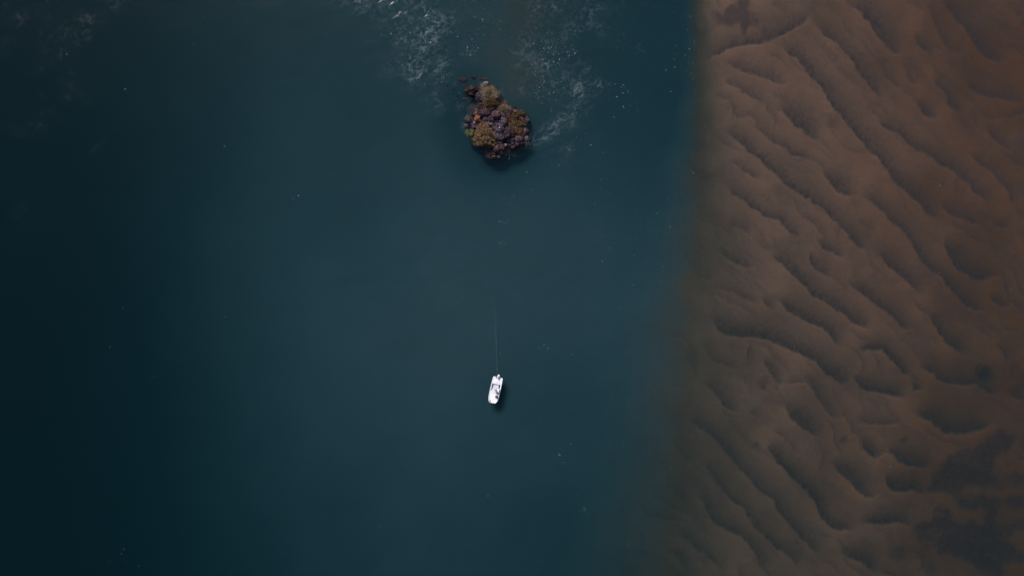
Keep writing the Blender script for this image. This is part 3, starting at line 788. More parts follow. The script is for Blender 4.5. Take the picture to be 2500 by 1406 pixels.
BUSH_AT = [(500,985,150,150),(284,946,50,50),(575,375,125,120),(605,490,85,60),(790,585,95,50),(1035,660,55,38),(955,698,45,38),(870,725,60,50),(1000,812,60,40),(915,810,50,42),(1010,932,48,50)]
MARKS = [('the tangled dry bush', 575, 375), ('the largest bronze bush', 500, 985), ('the orange rock', 404, 728), ('the broad pitted purple boulder', 510, 648), ('the reddish rounded boulder', 684, 668),
         ('the largest spotted boulder', 724, 872), ('the tall oval boulder', 846, 940), ('the olive bushes of the right shore', 1010, 760), ('the broad low slab', 1002, 1030), ('the red-brown bottom boulders', 740, 1160), ('the dry brush', 790, 585)]
SHADE = {'rock_purple': 'purple', 'rock_dark': 'blackish', 'rock_red': 'reddish', 'rock_blue': 'blue-grey'}
placed = 0
while placed < 130:
    zx, zy = rng.uniform(330, 1160), rng.uniform(220, 1320)
    if not in_poly(zx, zy) or any(((zx - x) / a) ** 2 + ((zy - y) / b) ** 2 < 1 for x, y, a, b in BUSH_AT): continue
    if any(((zx - q[0]) / q[2]) ** 2 + ((zy - q[1]) / q[3]) ** 2 < .7 for q in BOULDERS): continue
    r = rng.choice([13, 16, 20, 25, 31])
    mt = rng.choice(['rock_purple', 'rock_dark', 'rock_red', 'rock_purple', 'rock_blue'])
    near = min(MARKS, key=lambda m: math.hypot(m[1] - zx, m[2] - zy))[0]
    boulder(zx, zy, r * rng.uniform(.8, 1.25), r * rng.uniform(.8, 1.25), mt,
            'little %s filler stone nearest to %s' % (SHADE[mt], near), 'little stones between the boulders', name='stone',
            rot=rng.uniform(0, 3), lift=.45, sub=3)
    placed += 1

for k in range(34):                       # stones awash round the rim
    i = rng.randrange(len(OUT)); t = rng.random()
    ax, ay = OUT[i]; cx, cy = OUT[(i + 1) % len(OUT)]
    nx, ny = cy - ay, ax - cx; ln = math.hypot(nx, ny)
    d = rng.uniform(-5, 34); zx, zy = ax + (cx - ax) * t + nx / ln * d, ay + (cy - ay) * t + ny / ln * d
    r = rng.choice([9, 12, 15, 19, 24])
    mt = rng.choice(['rock_purple', 'rock_dark', 'rock_red', 'rock_red'])
    near = min(MARKS, key=lambda m: math.hypot(m[1] - zx, m[2] - zy))[0]
    boulder(zx, zy, r * rng.uniform(.8, 1.3), r * rng.uniform(.8, 1.3), mt,
            'small %s stone awash at the rim nearest to %s' % (SHADE[mt], near), 'stones awash round the islet', name='stone',
            rot=rng.uniform(0, 3), sub=3, top=rng.uniform(-.15, .16), flat=.8)

# ------------------------------------------------------------------ bushes
def tube_strip(V, F, pts, r0, r1, n=3):
    base = len(V)
    m = len(pts)
    for i, p in enumerate(pts):
        d = (pts[min(i + 1, m - 1)] - pts[max(i - 1, 0)])
        if d.length < 1e-6: d = Vector((0, 0, 1))
        d.normalize()
        u = d.orthogonal().normalized(); w = d.cross(u)
        r = r0 + (r1 - r0) * i / (m - 1)
        for k in range(n):
            a = 2 * math.pi * k / n
            V.append(p + (u * math.cos(a) + w * math.sin(a)) * r)
    for i in range(m - 1):
        for k in range(n):
            a = base + i * n + k; b = base + i * n + (k + 1) % n
            F.append((a, b, b + n, a + n))

def bush(zx, zy, rx, ry, height, leafmat, label, leaves=900, twigs=60, leaf_len=.20, leaf_w=.06, droop=.2, spread=1.0, seed=1, cat='bush', name='bush', twigmat='twig', fill=.55):
    R = random.Random(seed)
    m2 = 1 / (6.113 * S)
    a, b = rx * m2, ry * m2
    g = max(float(mound(zx, zy)), -.05)
    px, py = Z1(zx, zy)
    x, y = P(px, py, g + height * .6)
    root = bpy.data.objects.new(name, None); COL.objects.link(root)
    root.location = (x, y, g); root.empty_display_size = .3
    tag(root, label, cat, 'bushes of the islet')
    V, F = [], []
    tips = []
    for i in range(twigs):
        th = R.uniform(0, 2 * math.pi); rr = math.sqrt(R.random()) ** .8 * spread
        rr *= 1 + .22 * math.sin(3 * th + seed) + R.uniform(-.1, .1)
        e = Vector((math.cos(th) * rr * a, math.sin(th) * rr * b, height * (math.sqrt(max(0, 1 - min(1, rr) ** 2)) * R.uniform(.75, 1.08) + .12)))
        st = Vector((R.uniform(-.12, .12) * a, R.uniform(-.12, .12) * b, -.1))
        mid = st.lerp(e, .5) + Vector((R.uniform(-.1, .1) * a, R.uniform(-.1, .1) * b, height * .16))
        e2 = e + Vector((e.x * .08, e.y * .08, -droop * height * rr * .4))
        pts = [st, st.lerp(mid, .6), mid, mid.lerp(e, .55) + Vector((R.uniform(-.05, .05), R.uniform(-.05, .05), .03)), e, e2]
        tube_strip(V, F, pts, .028 if leaves > 400 else .02, .006)
        tips.append((mid, e, e2))
    me = bpy.data.meshes.new('stems'); me.from_pydata([tuple(v) for v in V], [], F); me.update()
    link('stems', me, M[twigmat], root)
    # leaves gather in tufts near the ends of the stems
    LV, LF = [], []
    tuft = []
    nt = max(8, leaves // 14)
    for i in range(nt):
        if R.random() < fill:
            mid, e, e2 = R.choice(tips); c = mid.lerp(e, R.uniform(.3, 1.1))
        else:
            th = R.uniform(0, 6.283); rr = math.sqrt(R.random()); rr *= 1 + .2 * math.sin(3 * th + seed)
            c = Vector((math.cos(th) * rr * a, math.sin(th) * rr * b, height * (.55 + .45 * math.sqrt(max(0, 1 - min(1, rr) ** 2))) * R.uniform(.7, 1.0)))
        tuft.append(c)
    for i in range(leaves):
        c = R.choice(tuft)
        out = Vector((c.x / a, c.y / b, .6)); out.normalize()
        d = (out + Vector((R.gauss(0, .8), R.gauss(0, .8), R.gauss(0, .5)))).normalized()
        s = c + Vector((R.gauss(0, .07), R.gauss(0, .07), R.gauss(0, .06)))
        ln = leaf_len * R.uniform(.6, 1.4); wd = leaf_w * R.uniform(.7, 1.3)
        side = d.cross(Vector((R.gauss(0, 1), R.gauss(0, 1), R.gauss(0, .6)))).normalized() * wd
        tip = s + d * ln + Vector((0, 0, -droop * ln * .5)); q = s + d * ln * .5
        k = len(LV)
        LV += [s, q + side, tip, q - side]
        LF.append((k, k + 1, k + 2, k + 3))
    me = bpy.data.meshes.new('foliage'); me.from_pydata([tuple(v) for v in LV], [], LF); me.update()
    link('foliage', me, M[leafmat], root)
    return root

bush(500, 985, 165, 165, 2.1, 'leaf_bronze', 'largest round bronze-olive bush at lower left of islet', leaves=5200, twigs=130, leaf_len=.26, leaf_w=.05, seed=3)
bush(430, 1100, 70, 40, .7, 'leaf_rust', 'low rusty plants under the lower rim of the largest bush', leaves=500, twigs=30, seed=4, cat='plant', name='low_plant')
bush(560, 1130, 60, 45, .8, 'leaf_olive', 'ragged olive tuft at the foot of the largest bush', leaves=500, twigs=26, seed=5)
bush(284, 946, 52, 52, .7, 'leaf_lime', 'small bright yellow-green shrub at the left water edge', leaves=700, twigs=30, leaf_len=.22, seed=6, cat='shrub', name='shrub')
bush(575, 375, 145, 140, 1.7, 'leaf_tan', 'tangled dry twiggy bush at the top of the islet', leaves=1100, twigs=420, leaf_len=.16, leaf_w=.03, seed=7, spread=1.05, droop=.6)
bush(600, 290, 70, 60, 1.2, 'leaf_olive', 'loose yellowish bush above the tangled one', leaves=450, twigs=120, leaf_len=.18, leaf_w=.035, seed=17)
bush(605, 490, 95, 70, 1.3, 'leaf_olive', 'dense dark olive bush below the tangled dry one', leaves=1700, twigs=110, leaf_len=.2, leaf_w=.045, seed=8)
bush(470, 545, 50, 50, .5, 'leaf_rust', 'low rusty plant left of the dark olive bush', leaves=420, twigs=30, leaf_len=.16, seed=9, cat='plant', name='low_plant')
bush(790, 585, 110, 65, .8, 'leaf_tan', 'brown dry brush along the upper right shore', leaves=1300, twigs=200, leaf_len=.18, leaf_w=.035, seed=10)
bush(820, 500, 26, 32, .5, 'leaf_tan', 'thin dry sprig leaning over the water on upper right', leaves=90, twigs=26, leaf_len=.16, leaf_w=.03, seed=20, cat='plant', name='sprig')
bush(1035, 660, 62, 45, .8, 'leaf_olive', 'olive-green bush on right shore by the pale pink stone', leaves=800, twigs=50, seed=11)
bush(955, 698, 52, 44, .7, 'leaf_olive', 'yellow-olive bush between dry brush and right shore bush', leaves=700, twigs=45, seed=12)
bush(870, 725, 70, 60, .6, 'leaf_rust', 'low brown-red plants right of the dark grey boulder', leaves=800, twigs=60, leaf_len=.16, seed=13, cat='plant', name='low_plant')
bush(1000, 812, 70, 48, .7, 'leaf_olive', 'spreading olive bush in the middle of right shore', leaves=900, twigs=60, leaf_len=.18, seed=14)
bush(915, 810, 60, 50, .4, 'leaf_tan', 'flat brown ground plant in the right half of islet', leaves=700, twigs=60, leaf_len=.14, seed=15, cat='plant', name='low_plant')
bush(1094, 795, 36, 34, .5, 'leaf_olive', 'small pale olive tuft at the right water edge', leaves=350, twigs=26, leaf_len=.17, seed=16, cat='shrub', name='shrub')
bush(1010, 932, 56, 60, .7, 'leaf_olive', 'olive bush above the broad low slab', leaves=800, twigs=50, leaf_len=.18, seed=18)
bush(952, 872, 34, 40, .5, 'leaf_tan', 'small tan shrub beside the red jagged boulder', leaves=360, twigs=26, leaf_len=.17, seed=19, cat='shrub', name='shrub')
bush(730, 1225, 60, 34, .35, 'leaf_olive', 'pale algae-green weeds on the bottom tip rocks', leaves=260, twigs=24, leaf_len=.14, seed=21, cat='plant', name='low_plant')
bush(600, 1290, 60, 34, .28, 'leaf_tan', 'sparse weeds around the drowned bottom stones', leaves=170, twigs=18, leaf_len=.14, seed=22, cat='plant', name='low_plant')

# ------------------------------------------------------------------ floating foam
M['foam'] = mat_plain('foam_white', (0.62, 0.67, 0.70), 0.7, 0.2, 0.1)
def build_flecks():
    R = random.Random(23)
    CL = [(1340,150,45,150),(1325,110,30,60),(1330,225,40,60),(1385,130,30,40),(1520,215,22,22),(1545,275,35,24),(1560,120,14,12),(1650,150,35,22),(1665,60,30,12),(1150,125,22,50),
          (1160,80,30,20),(1250,490,22,14),(1570,560,18,9),(1560,620,15,7),(1320,830,30,18),(1400,990,28,16),(1430,1242,12,12),(1388,365,14,16),(1215,60,14,12),(1240,100,12,10),(1260,130,10,10),
          (1180,40,20,18),(1230,540,12,10),(1226,600,10,8),(1480,470,25,8),(1600,530,40,10),(1370,1110,30,8),(895,1210,20,6),(920,1300,30,8),(680,1030,30,4),(460,470,30,6),(725,470,20,6),(720,780,20,6),
          (1150,700,50,14),(1000,90,60,60),(1050,160,40,50),(990,30,60,40),(1085,190,14,22),(1110,250,20,14),(1370,300,45,30),(1250,375,15,10),(60,60,60,14),(180,110,50,8),(300,1360,30,6),(540,770,20,4),
          (1700,200,40,10),(1690,420,20,8),(1380,1250,80,14),(1100,1300,60,10)]
    pts = []
    for x, y, r, n in CL:
        for _ in range(n): pts.append((R.gauss(x, r * .6), R.gauss(y, r * .6)))
    for _ in range(130): pts.append((R.uniform(250, 1720), R.uniform(0, 1406)))
    for _ in range(160): pts.append((R.gauss(1500, 160), R.uniform(0, 1406)))
    for _ in range(45): pts.append((R.uniform(1700, 2490), R.uniform(0, 1406)))
    V, F = [], []
    for px, py in pts:
        x, y = P(px, py)
        r = min(.055, .013 + R.expovariate(1 / .012)); r2 = r * R.uniform(.7, 1.8); a = R.uniform(1.0, 2.2)
        b = len(V)
        for k in range(6):
            t = k * math.pi / 3; q = R.uniform(.7, 1.2)
            u, w = math.cos(t) * r2 * q, math.sin(t) * r * q
            V.append((x + u * math.cos(a) - w * math.sin(a), y + u * math.sin(a) + w * math.cos(a), .035))
        V.append((x, y, .035 + r * .5)); V.append((x, y, .01))
        for k in range(6):
            F.append((b + k, b + (k + 1) % 6, b + 6)); F.append((b + (k + 1) % 6, b + k, b + 7))
    me = bpy.data.meshes.new('foam_flecks'); me.from_pydata(V, [], F); me.update()
    o = link('foam_flecks', me, M['foam'])
    tag(o, 'scattered white foam flecks drifting on the river', 'foam', kind='stuff')
build_flecks()

# ------------------------------------------------------------------ the skiff
M['gelcoat'] = mat_plain('white_gelcoat', (0.90, 0.90, 0.92), 0.35, 0.5, 0.03, 2.0, .02)
M['deckpaint'] = mat_plain('deck_nonskid', (0.87, 0.87, 0.90), 0.6, 0.3, 0.06, 9.0, .2)
M['floor'] = mat_plain('cockpit_floor', (0.66, 0.66, 0.76), 0.6, 0.3, 0.08, 5.0, .2)
M['navy'] = mat_plain('navy_vinyl', (0.012, 0.014, 0.055), 0.5, 0.4, 0.3)
M['black'] = mat_plain('black_plastic', (0.015, 0.015, 0.018), 0.45, 0.4, 0.3)
M['tint'] = mat_plain('tinted_acrylic', (0.010, 0.014, 0.050), 0.12, 0.5, 0.2)
M['grey'] = mat_plain('motor_grey', (0.22, 0.22, 0.30), 0.4, 0.5, 0.1)
M['steel'] = mat_plain('steel', (0.45, 0.45, 0.47), 0.35, 0.5, 0.1)
M['cream'] = mat_plain('cream_cushion', (0.78, 0.77, 0.70), 0.7, 0.3, 0.05)
M['rope'] = mat_plain('rope_pale', (0.26, 0.28, 0.26), 0.85, 0.1, 0.2, 20)
M['rod'] = mat_plain('rod_brown', (0.16, 0.10, 0.06), 0.5, 0.3, 0.2)

boat = bpy.data.objects.new('motor_boat', None); COL.objects.link(boat)
bx, by = P(1160 + 715 / 12.78, 890 + 395 / 12.78, .4)
HEAD = math.atan2(-.975, -.22)
boat.location = (bx, by, 0); boat.rotation_euler = (0, 0, HEAD)
tag(boat, 'small white open motor boat with outboard and side console on the river', 'boat')

def part(name, bm, mat, parent=boat, smooth=False, bevel=0.0):
    if bevel:
        bmesh.ops.bevel(bm, geom=list(bm.edges), offset=bevel, segments=2, affect='EDGES', clamp_overlap=True)
    bmesh.ops.recalc_face_normals(bm, faces=list(bm.faces))
    me = bpy.data.meshes.new(name); bm.to_mesh(me); bm.free()
    return link(name, me, M[mat], parent, smooth)

def box_bm(x0, x1, y0, y1, z0, z1, bm=None, taper=0.0):
    bm = bm or bmesh.new()
    t = taper
    v = [bm.verts.new(c) for c in ((x0, y0, z0), (x1, y0, z0), (x1, y1, z0), (x0, y1, z0),
                                   (x0 + t, y0 + t, z1), (x1 - t, y0 + t, z1), (x1 - t, y1 - t, z1), (x0 + t, y1 - t, z1))]
    for f in ((3, 2, 1, 0), (4, 5, 6, 7), (0, 1, 5, 4), (1, 2, 6, 5), (2, 3, 7, 6), (3, 0, 4, 7)):
        bm.faces.new([v[i] for i in f])
    return bm

ST = [0.0, .35, .9, 1.6, 2.4, 3.2, 3.9, 4.4, 4.75, 5.0, 5.15, 5.22]
BW = [.93, .97, 1.0, 1.01, 1.02, 1.02, 1.0, .95, .86, .74, .64, .56]
def beam(u): return float(np.interp(u, ST, BW))
def sheer(u): return .52 + .10 * max(0, (u - 2.5) / 2.7) ** 2

def hull_bm():
    bm = bmesh.new(); rows = []
    for u, b in zip(ST, BW):
        k = max(0, (u - 3.2) / 2.0)
        keel = -.28 + .42 * k ** 2; ch = .02 + .22 * k ** 2
        sec = [(b, sheer(u)), (b * .97, sheer(u) * .5), (b * (.86 - .12 * k), ch), (b * .45 * (1 - .2 * k), (keel + ch) / 2 - .05), (0, keel)]
        ring = [(u, y, z) for y, z in sec] + [(u, -y, z) for y, z in sec[-2::-1]]
        rows.append([bm.verts.new(c) for c in ring])
    for r0, r1 in zip(rows, rows[1:]):
        for i in range(len(r0) - 1): bm.faces.new((r0[i], r0[i + 1], r1[i + 1], r1[i]))
    bm.faces.new(rows[-1]); bm.faces.new(list(reversed(rows[0])))
    return bm
part('hull', hull_bm(), 'gelcoat')

def rail_bm():
    bm = bmesh.new(); prev = None
    pts = [(u, 1) for u in ST] + [(5.24, .6), (5.24, 0), (5.24, -.6)] + [(u, -1) for u in reversed(ST)]
    for u, s in pts:
        if abs(s) == 1: c = (u, s * beam(u)); n = Vector((.25 * max(0, u - 4) / 1.2, s))
        else: c = (u, s * .56); n = Vector((1, 0))
        n.normalize(); z = sheer(min(u, 5.22))
        o, i = Vector(c) + n * .035, Vector(c) - n * .085
        q = [bm.verts.new((o.x, o.y, z - .04)), bm.verts.new((o.x, o.y, z + .035)), bm.verts.new((i.x, i.y, z + .035)), bm.verts.new((i.x, i.y, z - .04))]
        if prev:
            for k in range(4): bm.faces.new((prev[k], prev[(k + 1) % 4], q[(k + 1) % 4], q[k]))
        else: bm.faces.new(q)
        prev = q
    bm.faces.new(list(reversed(prev)))
    return bm
part('gunwale', rail_bm(), 'gelcoat')

def deck_bm(u0, u1, z, inset=.07, n=8, thick=.05, notch=False):
    bm = bmesh.new()
    us = np.linspace(u0, u1, n)
    top = [(u, (beam(u) - inset)) for u in us] + [(u, -(beam(u) - inset)) for u in us[::-1]]
    if notch: top += [(u0, -.40), (u0 + .26, -.34), (u0 + .26, .34), (u0, .40)]
    a = [bm.verts.new((u, v, z)) for u, v in top]; b = [bm.verts.new((u, v, z - thick)) for u, v in top]
    bm.faces.new(list(reversed(a))); bm.faces.new(b)
    for i in range(len(a)):
        j = (i + 1) % len(a); bm.faces.new((a[i], a[j], b[j], b[i]))
    return bm
part('cockpit_floor', deck_bm(.1, 4.3, .17, .05), 'floor')
ad = part('aft_deck', deck_bm(-.02, 1.39, .50, .06, notch=True), 'deckpaint')
part('deck_bulkhead', box_bm(1.30, 1.385, -.93, .93, .18, .44), 'gelcoat')
fd = part('fore_deck', deck_bm(2.95, 5.16, .46, .07, 14), 'deckpaint')
part('deck_step', box_bm(2.80, 2.945, -.92, .30, .18, .36), 'deckpaint', bevel=.02)
# side coaming of the cockpit
for s in (-1, 1):
    part('side_deck', box_bm(1.40, 2.94, s * .90 - .05, s * .90 + .05, .18, .50), 'gelcoat')
part('rear_hatch', box_bm(.93, 1.11, .15, .25, .502, .53), 'black', ad)
part('rear_hatch', box_bm(.98, 1.11, .56, .64, .502, .53), 'black', ad)
part('locker_lid', box_bm(.45, 1.10, -.70, -.05, .503, .525), 'gelcoat', ad, bevel=.008)
part('side_cushion', box_bm(1.52, 2.08, -.82, -.72, .30, .47), 'navy', bevel=.02)
part('side_cushion', box_bm(1.46, 1.92, .60, .83, .20, .46), 'navy', bevel=.03)
part('helm_seat', box_bm(1.62, 2.02, .18, .56, .18, .52), 'cream', bevel=.04)
con = part('console', box_bm(2.06, 2.94, .30, .83, .18, 1.02, taper=.03), 'gelcoat', bevel=.03)
bm = bmesh.new()
w = [bm.verts.new(c) for c in ((2.90, .32, .98), (2.90, .82, .98), (3.26, .78, .62), (3.26, .36, .62), (2.86, .32, 1.18), (2.86, .82, 1.18), (2.90, .82, 1.20), (2.90, .32, 1.20))]
for f in ((0, 1, 2, 3), (0, 4, 5, 1), (4, 7, 6, 5), (7, 3, 2, 6), (0, 3, 7, 4), (1, 5, 6, 2)): bm.faces.new([w[i] for i in f])
part('windscreen', bm, 'tint', con)
bm = bmesh.new()
V, F = [], []
tube_strip(V, F, [Vector((2.03, .56 + .16 * math.cos(t), .86 + .16 * math.sin(t))) for t in np.linspace(0, 2 * math.pi, 17)], .016, .016, 6)
vv = [bm.verts.new(v) for v in V]
for f in F: bm.faces.new([vv[i] for i in f])
box_bm(2.01, 2.07, .54, .58, .70, 1.02, bm); box_bm(2.012, 2.068, .40, .72, .845, .875, bm)
part('steering_wheel', bm, 'black', con)
part('bow_seat', box_bm(3.40, 3.98, .28, .78, .463, .74), 'cream', fd, bevel=.05)
bm = bmesh.new(); bmesh.ops.create_cone(bm, cap_ends=True, segments=14, radius1=.09, radius2=.075, depth=.22, matrix=Matrix.Translation((4.02, .80, .575)))
part('bait_bucket', bm, 'black', fd)
for u, v in ((.55, .90), (.55, -.90), (4.55, .80)):
    bm = box_bm(u - .09, u + .09, v - .015, v + .015, .565, .59); box_bm(u - .03, u + .03, v - .012, v + .012, .50, .566, bm)
    part('cleat', bm, 'steel')
# bow trolling motor
tm = part('trolling_motor', box_bm(4.78, 5.20, -.60, -.50, .60, .69), 'black', bevel=.02)
bm = bmesh.new(); bmesh.ops.create_cone(bm, cap_ends=True, segments=10, radius1=.025, radius2=.025, depth=.9, matrix=Matrix.Translation((5.30, -.56, .30)))
part('shaft', bm, 'steel', tm)
bm = bmesh.new(); bmesh.ops.create_uvsphere(bm, u_segments=12, v_segments=8, radius=.09, matrix=Matrix.Translation((5.30, -.56, .78)) @ Matrix.Diagonal((1.3, .8, .8, 1)))
part('motor_head', bm, 'grey', tm, True)

# outboard
def loft(rings):
    bm = bmesh.new(); rows = [[bm.verts.new(p) for p in r] for r in rings]
    n = len(rows[0])
    for a, b in zip(rows, rows[1:]):
        for i in range(n): bm.faces.new((a[i], a[(i + 1) % n], b[(i + 1) % n], b[i]))
    bm.faces.new(list(reversed(rows[0]))); bm.faces.new(rows[-1])
    return bm
def oval(cx, cy, z, a, b, n=18, p=.8):
    r = []
    for k in range(n):
        t = 2 * math.pi * k / n; c, s = math.cos(t), math.sin(t)
        r.append((cx + a * math.copysign(abs(c) ** p, c), cy + b * math.copysign(abs(s) ** p, s), z))
    return r
mo = part('outboard_motor', loft([oval(-.22, .06, .55, .30, .17), oval(-.22, .06, .62, .40, .235), oval(-.21, .06, .86, .42, .24), oval(-.20, .06, .99, .37, .20), oval(-.18, .06, 1.04, .25, .13)]), 'gelcoat', smooth=True)
part('cowling_top', loft([oval(-.14, .06, .99, .27, .125), oval(-.13, .06, 1.055, .25, .115), oval(-.12, .06, 1.075, .18, .08)]), 'grey', mo, True)
part('motor_leg', loft([oval(-.16, .06, .56, .16, .09), oval(-.20, .06, .1, .12, .06), oval(-.20, .06, -.45, .13, .04)]), 'grey', mo, True)
part('transom_bracket', box_bm(-.06, .20, -.09, .21, .36, .60), 'black', mo, bevel=.02)
bm = bmesh.new()
bmesh.ops.create_cone(bm, cap_ends=True, segments=12, radius1=.045, radius2=.03, depth=.16, matrix=Matrix.Translation((-.36, .06, -.36)) @ Matrix.Rotation(math.pi / 2, 4, 'Y'))
for k in range(3):
    a = k * 2 * math.pi / 3
    q = [bm.verts.new((-.36 + .03 * dx, .06 + r * math.cos(a + w), -.36 + r * math.sin(a + w))) for dx, r, w in ((1, .03, 0), (1, .15, -.35), (-1, .16, .35), (-1, .03, .3))]
    bm.faces.new(q)
part('propeller', bm, 'steel', mo)
# coiled line on the aft deck beside the motor
V, F = [], []
tube_strip(V, F, [Vector((.12 + .09 * t / 20 * math.sin(t), -.55 + .30 * t / 20 + .10 * math.cos(t), .515 + .002 * t)) for t in np.linspace(0, 20, 50)], .014, .014, 5)
me = bpy.data.meshes.new('deck_line'); me.from_pydata([tuple(v) for v in V], [], F); me.update()
link('deck_line', me, mat_plain('line_brown', (0.22, 0.13, 0.12), .8, .1, .2, 12), ad)

# line trailing from the stern
def boat_pt(u, v, z=0.0):
    c, s = math.cos(HEAD), math.sin(HEAD)
    return Vector((bx + u * c - v * s, by + u * s + v * c, z))
V, F = [], []
pts = [boat_pt(.05, -.25, .56), boat_pt(-.12, -.22, .40)]
for px, py, z in ((1213.2, 900, .035), (1212.5, 880, .03), (1211.6, 850, .03), (1210.6, 820, .02), (1209.6, 790, .0), (1208.4, 765, -.06), (1207.4, 750, -.16), (1206.4, 730, -.4)):
    x, y = P(px, py, z); pts.append(Vector((x, y, z)))
tube_strip(V, F, pts, .009, .008, 5)
me = bpy.data.meshes.new('trailing_line'); me.from_pydata([tuple(v) for v in V], [], F); me.update()
tag(link('trailing_line', me, M['rope']), 'thin pale line trailing straight up from the boat stern', 'line')

# ------------------------------------------------------------------ the two people aboard
M['skin'] = mat_plain('skin', (0.36, 0.20, 0.14), .55, .3, .08)
M['white_cloth'] = mat_plain('white_cotton', (0.78, 0.78, 0.78), .85, .1, .05)
M['dark_cloth'] = mat_plain('dark_cloth', (0.03, 0.035, 0.06), .85, .1, .15)
M['pink_cloth'] = mat_plain('pink_cotton', (0.55, 0.38, 0.36), .85, .1, .08)
M['hair'] = mat_plain('dark_hair', (0.035, 0.018, 0.018), .7, .2, .3, 30)
M['straw'] = mat_plain('pale_cap', (0.62, 0.58, 0.50), .85, .1, .1)

def skin_mesh(name, chains, sub=1):
    """chains: lists of (point, radius); the first chain holds the root, others start on an existing point"""
    vs, es, rs = [], [], []
    key = {}
    for ch in chains:
        prev = None
        for p, r in ch:
            k = tuple(round(c, 4) for c in p)
            if k not in key:
                key[k] = len(vs); vs.append(p); rs.append(r)
            i = key[k]
            if prev is not None and prev != i: es.append((prev, i))
            prev = i
    me = bpy.data.meshes.new(name); me.from_pydata(vs, es, []); me.update()
    o = bpy.data.objects.new('tmp', me); COL.objects.link(o)
    md = o.modifiers.new('skin', 'SKIN'); md.use_smooth_shade = True
    for i, sv in enumerate(me.skin_vertices[0].data):
        sv.radius = (rs[i], rs[i]); sv.use_root = (i == 0)
    sb = o.modifiers.new('sub', 'SUBSURF'); sb.levels = sub; sb.render_levels = sub
    dg = bpy.context.evaluated_depsgraph_get()
    out = bpy.data.meshes.new_from_object(o.evaluated_get(dg))
    out.name = name
    bpy.data.objects.remove(o)
    out.materials.clear()
    return out

def hand(wrist, d, side, down, s=1.0):
    """palm and five fingers from the wrist along d; thumb on the given side"""
    d = d.normalized(); side = side.normalized(); down = down.normalized()
    palm = wrist + d * .055 * s; end = wrist + d * .095 * s
    ch = [[(tuple(wrist), .026 * s), (tuple(palm), .034 * s)]]
    for k, ln in zip((-1.5, -.5, .5, 1.5), (.062, .078, .072, .055)):
        b = end + side * k * -.019 * s
        m1 = b + (d * .8 + down * .3) * ln * .5 * s; m2 = m1 + (d * .4 + down * .8) * ln * .5 * s
        ch.append([(tuple(palm), .034 * s), (tuple(b), .010 * s), (tuple(m1), .009 * s), (tuple(m2), .008 * s)])
    t1 = wrist + d * .035 * s + side * .040 * s; t2 = t1 + (d * .8 + side * .6 + down * .3).normalized() * .045 * s
    ch.append([(tuple(palm), .034 * s), (tuple(t1), .012 * s), (tuple(t2), .010 * s)])
    return ch

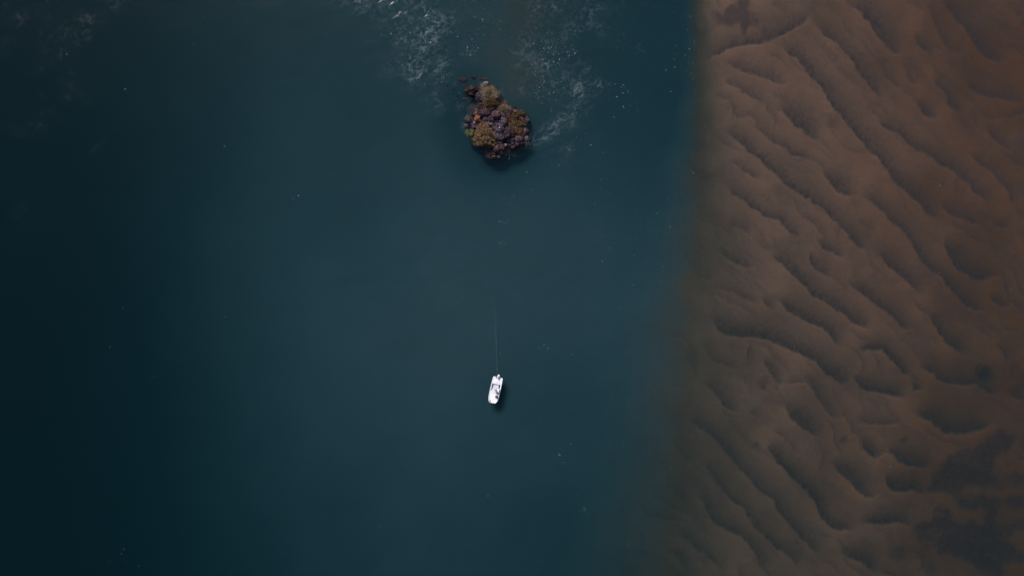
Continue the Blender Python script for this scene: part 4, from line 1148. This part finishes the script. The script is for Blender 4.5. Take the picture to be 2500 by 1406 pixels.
def person(name_label, u, v, z, turn, J, top, bottom, hat, group='people aboard the boat'):
    root = bpy.data.objects.new('person', None); COL.objects.link(root)
    root.location = boat_pt(u, v, z); root.rotation_euler = (0, 0, HEAD + turn)
    tag(root, name_label, 'person', group)
    p = {k: Vector(c) for k, c in J.items()}
    T = lambda k, r: (tuple(p[k]), r)
    chains = [[T('pelvis', .13), T('belly', .125), T('chest', .15), T('neck', .055), T('chin', .075), T('head', .098), T('crown', .07)]]
    chains.append([T('head', .098), (tuple(p['head'] + (p['face'] - p['head']) * 1.15 - Vector((0, 0, .025))), .016)])
    for s in 'LR':
        chains.append([T('chest', .15), T('sh' + s, .062), T('el' + s, .043), T('wr' + s, .028)])
        d = p['wr' + s] - p['el' + s]
        sd = Vector((0, 1 if s == 'R' else -1, 0)); sd -= d.normalized() * sd.dot(d.normalized())
        if sd.length < .1: sd = Vector((1, 0, 0))
        chains += hand(p['wr' + s], d, sd, Vector((0, 0, -1)))
        chains.append([T('pelvis', .13), T('hip' + s, .085), T('kn' + s, .055), T('an' + s, .038), T('toe' + s, .036)])
    link('body', skin_mesh('body', chains), M['skin'], root, True)
    c2 = [[T('belly', .140), T('chest', .166), (tuple(p['chest'].lerp(p['neck'], .6)), .085)], [T('belly', .140), (tuple(p['pelvis'] + Vector((0, 0, .04))), .145)]]
    for s in 'LR':
        c2.append([T('chest', .166), T('sh' + s, .078), (tuple(p['sh' + s].lerp(p['el' + s], .75)), .062)])
    link('shirt', skin_mesh('shirt', c2), M[top], root, True)
    c3 = [[(tuple(p['pelvis'].lerp(p['belly'], .45)), .142), T('pelvis', .150)]]
    for s in 'LR':
        c3.append([T('pelvis', .150), T('hip' + s, .103), (tuple(p['hip' + s].lerp(p['kn' + s], .85)), .078)])
    link('shorts', skin_mesh('shorts', c3), M[bottom], root, True)
    hv, hf = ico(3)
    f = (p['face'] - p['head']).normalized()
    me = bpy.data.meshes.new('hair'); pts = []
    for c in hv:
        r = .118 if (c.z > -.05 or c.dot(f) < .1) else .085
        if c.dot(f) > .55 and c.z < .45: r = .085
        if c.z < -.55: r = .08
        pts.append(tuple(p['head'] + Vector((c.x * r, c.y * r, c.z * r * 1.08 + .02))))
    me.from_pydata(pts, [], hf); me.update(); link('hair', me, M['hair'], root, True)
    e = f.cross(Vector((0, 0, 1))).normalized()
    for s in (-1, 1):
        bm = bmesh.new(); bmesh.ops.create_uvsphere(bm, u_segments=8, v_segments=6, radius=.012, matrix=Matrix.Translation(p['head'] + f * .092 + e * s * .034 + Vector((0, 0, .005))))
        part('eye', bm, 'white_cloth', root, True)
        bm = bmesh.new(); bmesh.ops.create_uvsphere(bm, u_segments=8, v_segments=6, radius=.028, matrix=Matrix.Translation(p['head'] + e * s * .10 + Vector((0, 0, -.005))) @ Matrix.Diagonal((.6, .6, 1.2, 1)))
        part('ear', bm, 'skin', root, True)
    bm = bmesh.new(); bmesh.ops.create_uvsphere(bm, u_segments=8, v_segments=6, radius=.02, matrix=Matrix.Translation(p['head'] + f * .090 + Vector((0, 0, -.06))) @ Matrix.Diagonal((1, 1, .35, 1)))
    part('mouth', bm, 'pink_cloth', root, True)
    if hat:
        c = p['head'] + Vector((0, 0, .03))
        bm = loft([oval(c.x + f.x * .05, c.y + f.y * .05, c.z + .028, .185, .155, 18, 1), oval(c.x + f.x * .04, c.y + f.y * .04, c.z + .04, .18, .15, 18, 1), oval(c.x, c.y, c.z + .045, .128, .122, 18, 1), oval(c.x, c.y, c.z + .10, .112, .108, 18, 1), oval(c.x, c.y, c.z + .125, .06, .06, 18, 1)])
        part('cap', bm, hat, root, True)
    return root

stand = dict(pelvis=(0, 0, .92), belly=(0.01, 0, 1.10), chest=(.02, 0, 1.30), neck=(.03, 0, 1.46), chin=(.045, 0, 1.53), head=(.05, 0, 1.61), crown=(.045, 0, 1.68), face=(.15, 0, 1.60),
             shL=(.02, .19, 1.39), elL=(.16, .33, 1.16), wrL=(.36, .20, 1.13), shR=(.02, -.19, 1.39), elR=(.10, -.42, 1.20), wrR=(.22, -.62, 1.16),
             hipL=(0, .09, .86), knL=(.03, .12, .47), anL=(-.02, .13, .08), toeL=(.13, .15, .04), hipR=(0, -.09, .86), knR=(.05, -.13, .47), anR=(.0, -.15, .08), toeR=(.15, -.17, .04))
person('person in white shirt and dark shorts standing beside the console', 2.30, -.05, .17, 0.0, stand, 'white_cloth', 'dark_cloth', 'straw')
sit = dict(pelvis=(0, 0, .13), belly=(.02, 0, .30), chest=(.05, 0, .50), neck=(.08, 0, .66), chin=(.10, 0, .73), head=(.11, 0, .81), crown=(.10, 0, .88), face=(.21, 0, .79),
           shL=(.05, .18, .59), elL=(.16, .25, .36), wrL=(.36, .16, .28), shR=(.05, -.18, .59), elR=(.15, -.27, .36), wrR=(.36, -.18, .28),
           hipL=(.04, .10, .11), knL=(.42, .13, .13), anL=(.46, .14, -.21), toeL=(.60, .15, -.245), hipR=(.04, -.10, .11), knR=(.42, -.14, .13), anR=(.46, -.16, -.21), toeR=(.60, -.18, -.245))
person('dark-haired person in pink top sitting on the seat ahead of console', 3.55, .52, .745, 0.0, sit, 'pink_cloth', 'dark_cloth', None)

# fishing rod held over the side
V, F = [], []
a = boat_pt(2.42, -.55, 1.27); b = boat_pt(2.78, -1.15, 1.42); c = boat_pt(3.3, -2.0, 1.50); e0 = boat_pt(2.30, -.32, 1.22)
tube_strip(V, F, [e0, a, b, c], .018, .004, 6)
me = bpy.data.meshes.new('fishing_rod'); me.from_pydata([tuple(v) for v in V], [], F); me.update()
tag(link('fishing_rod', me, M['rod']), 'thin brown fishing rod held out over the boat side', 'rod')
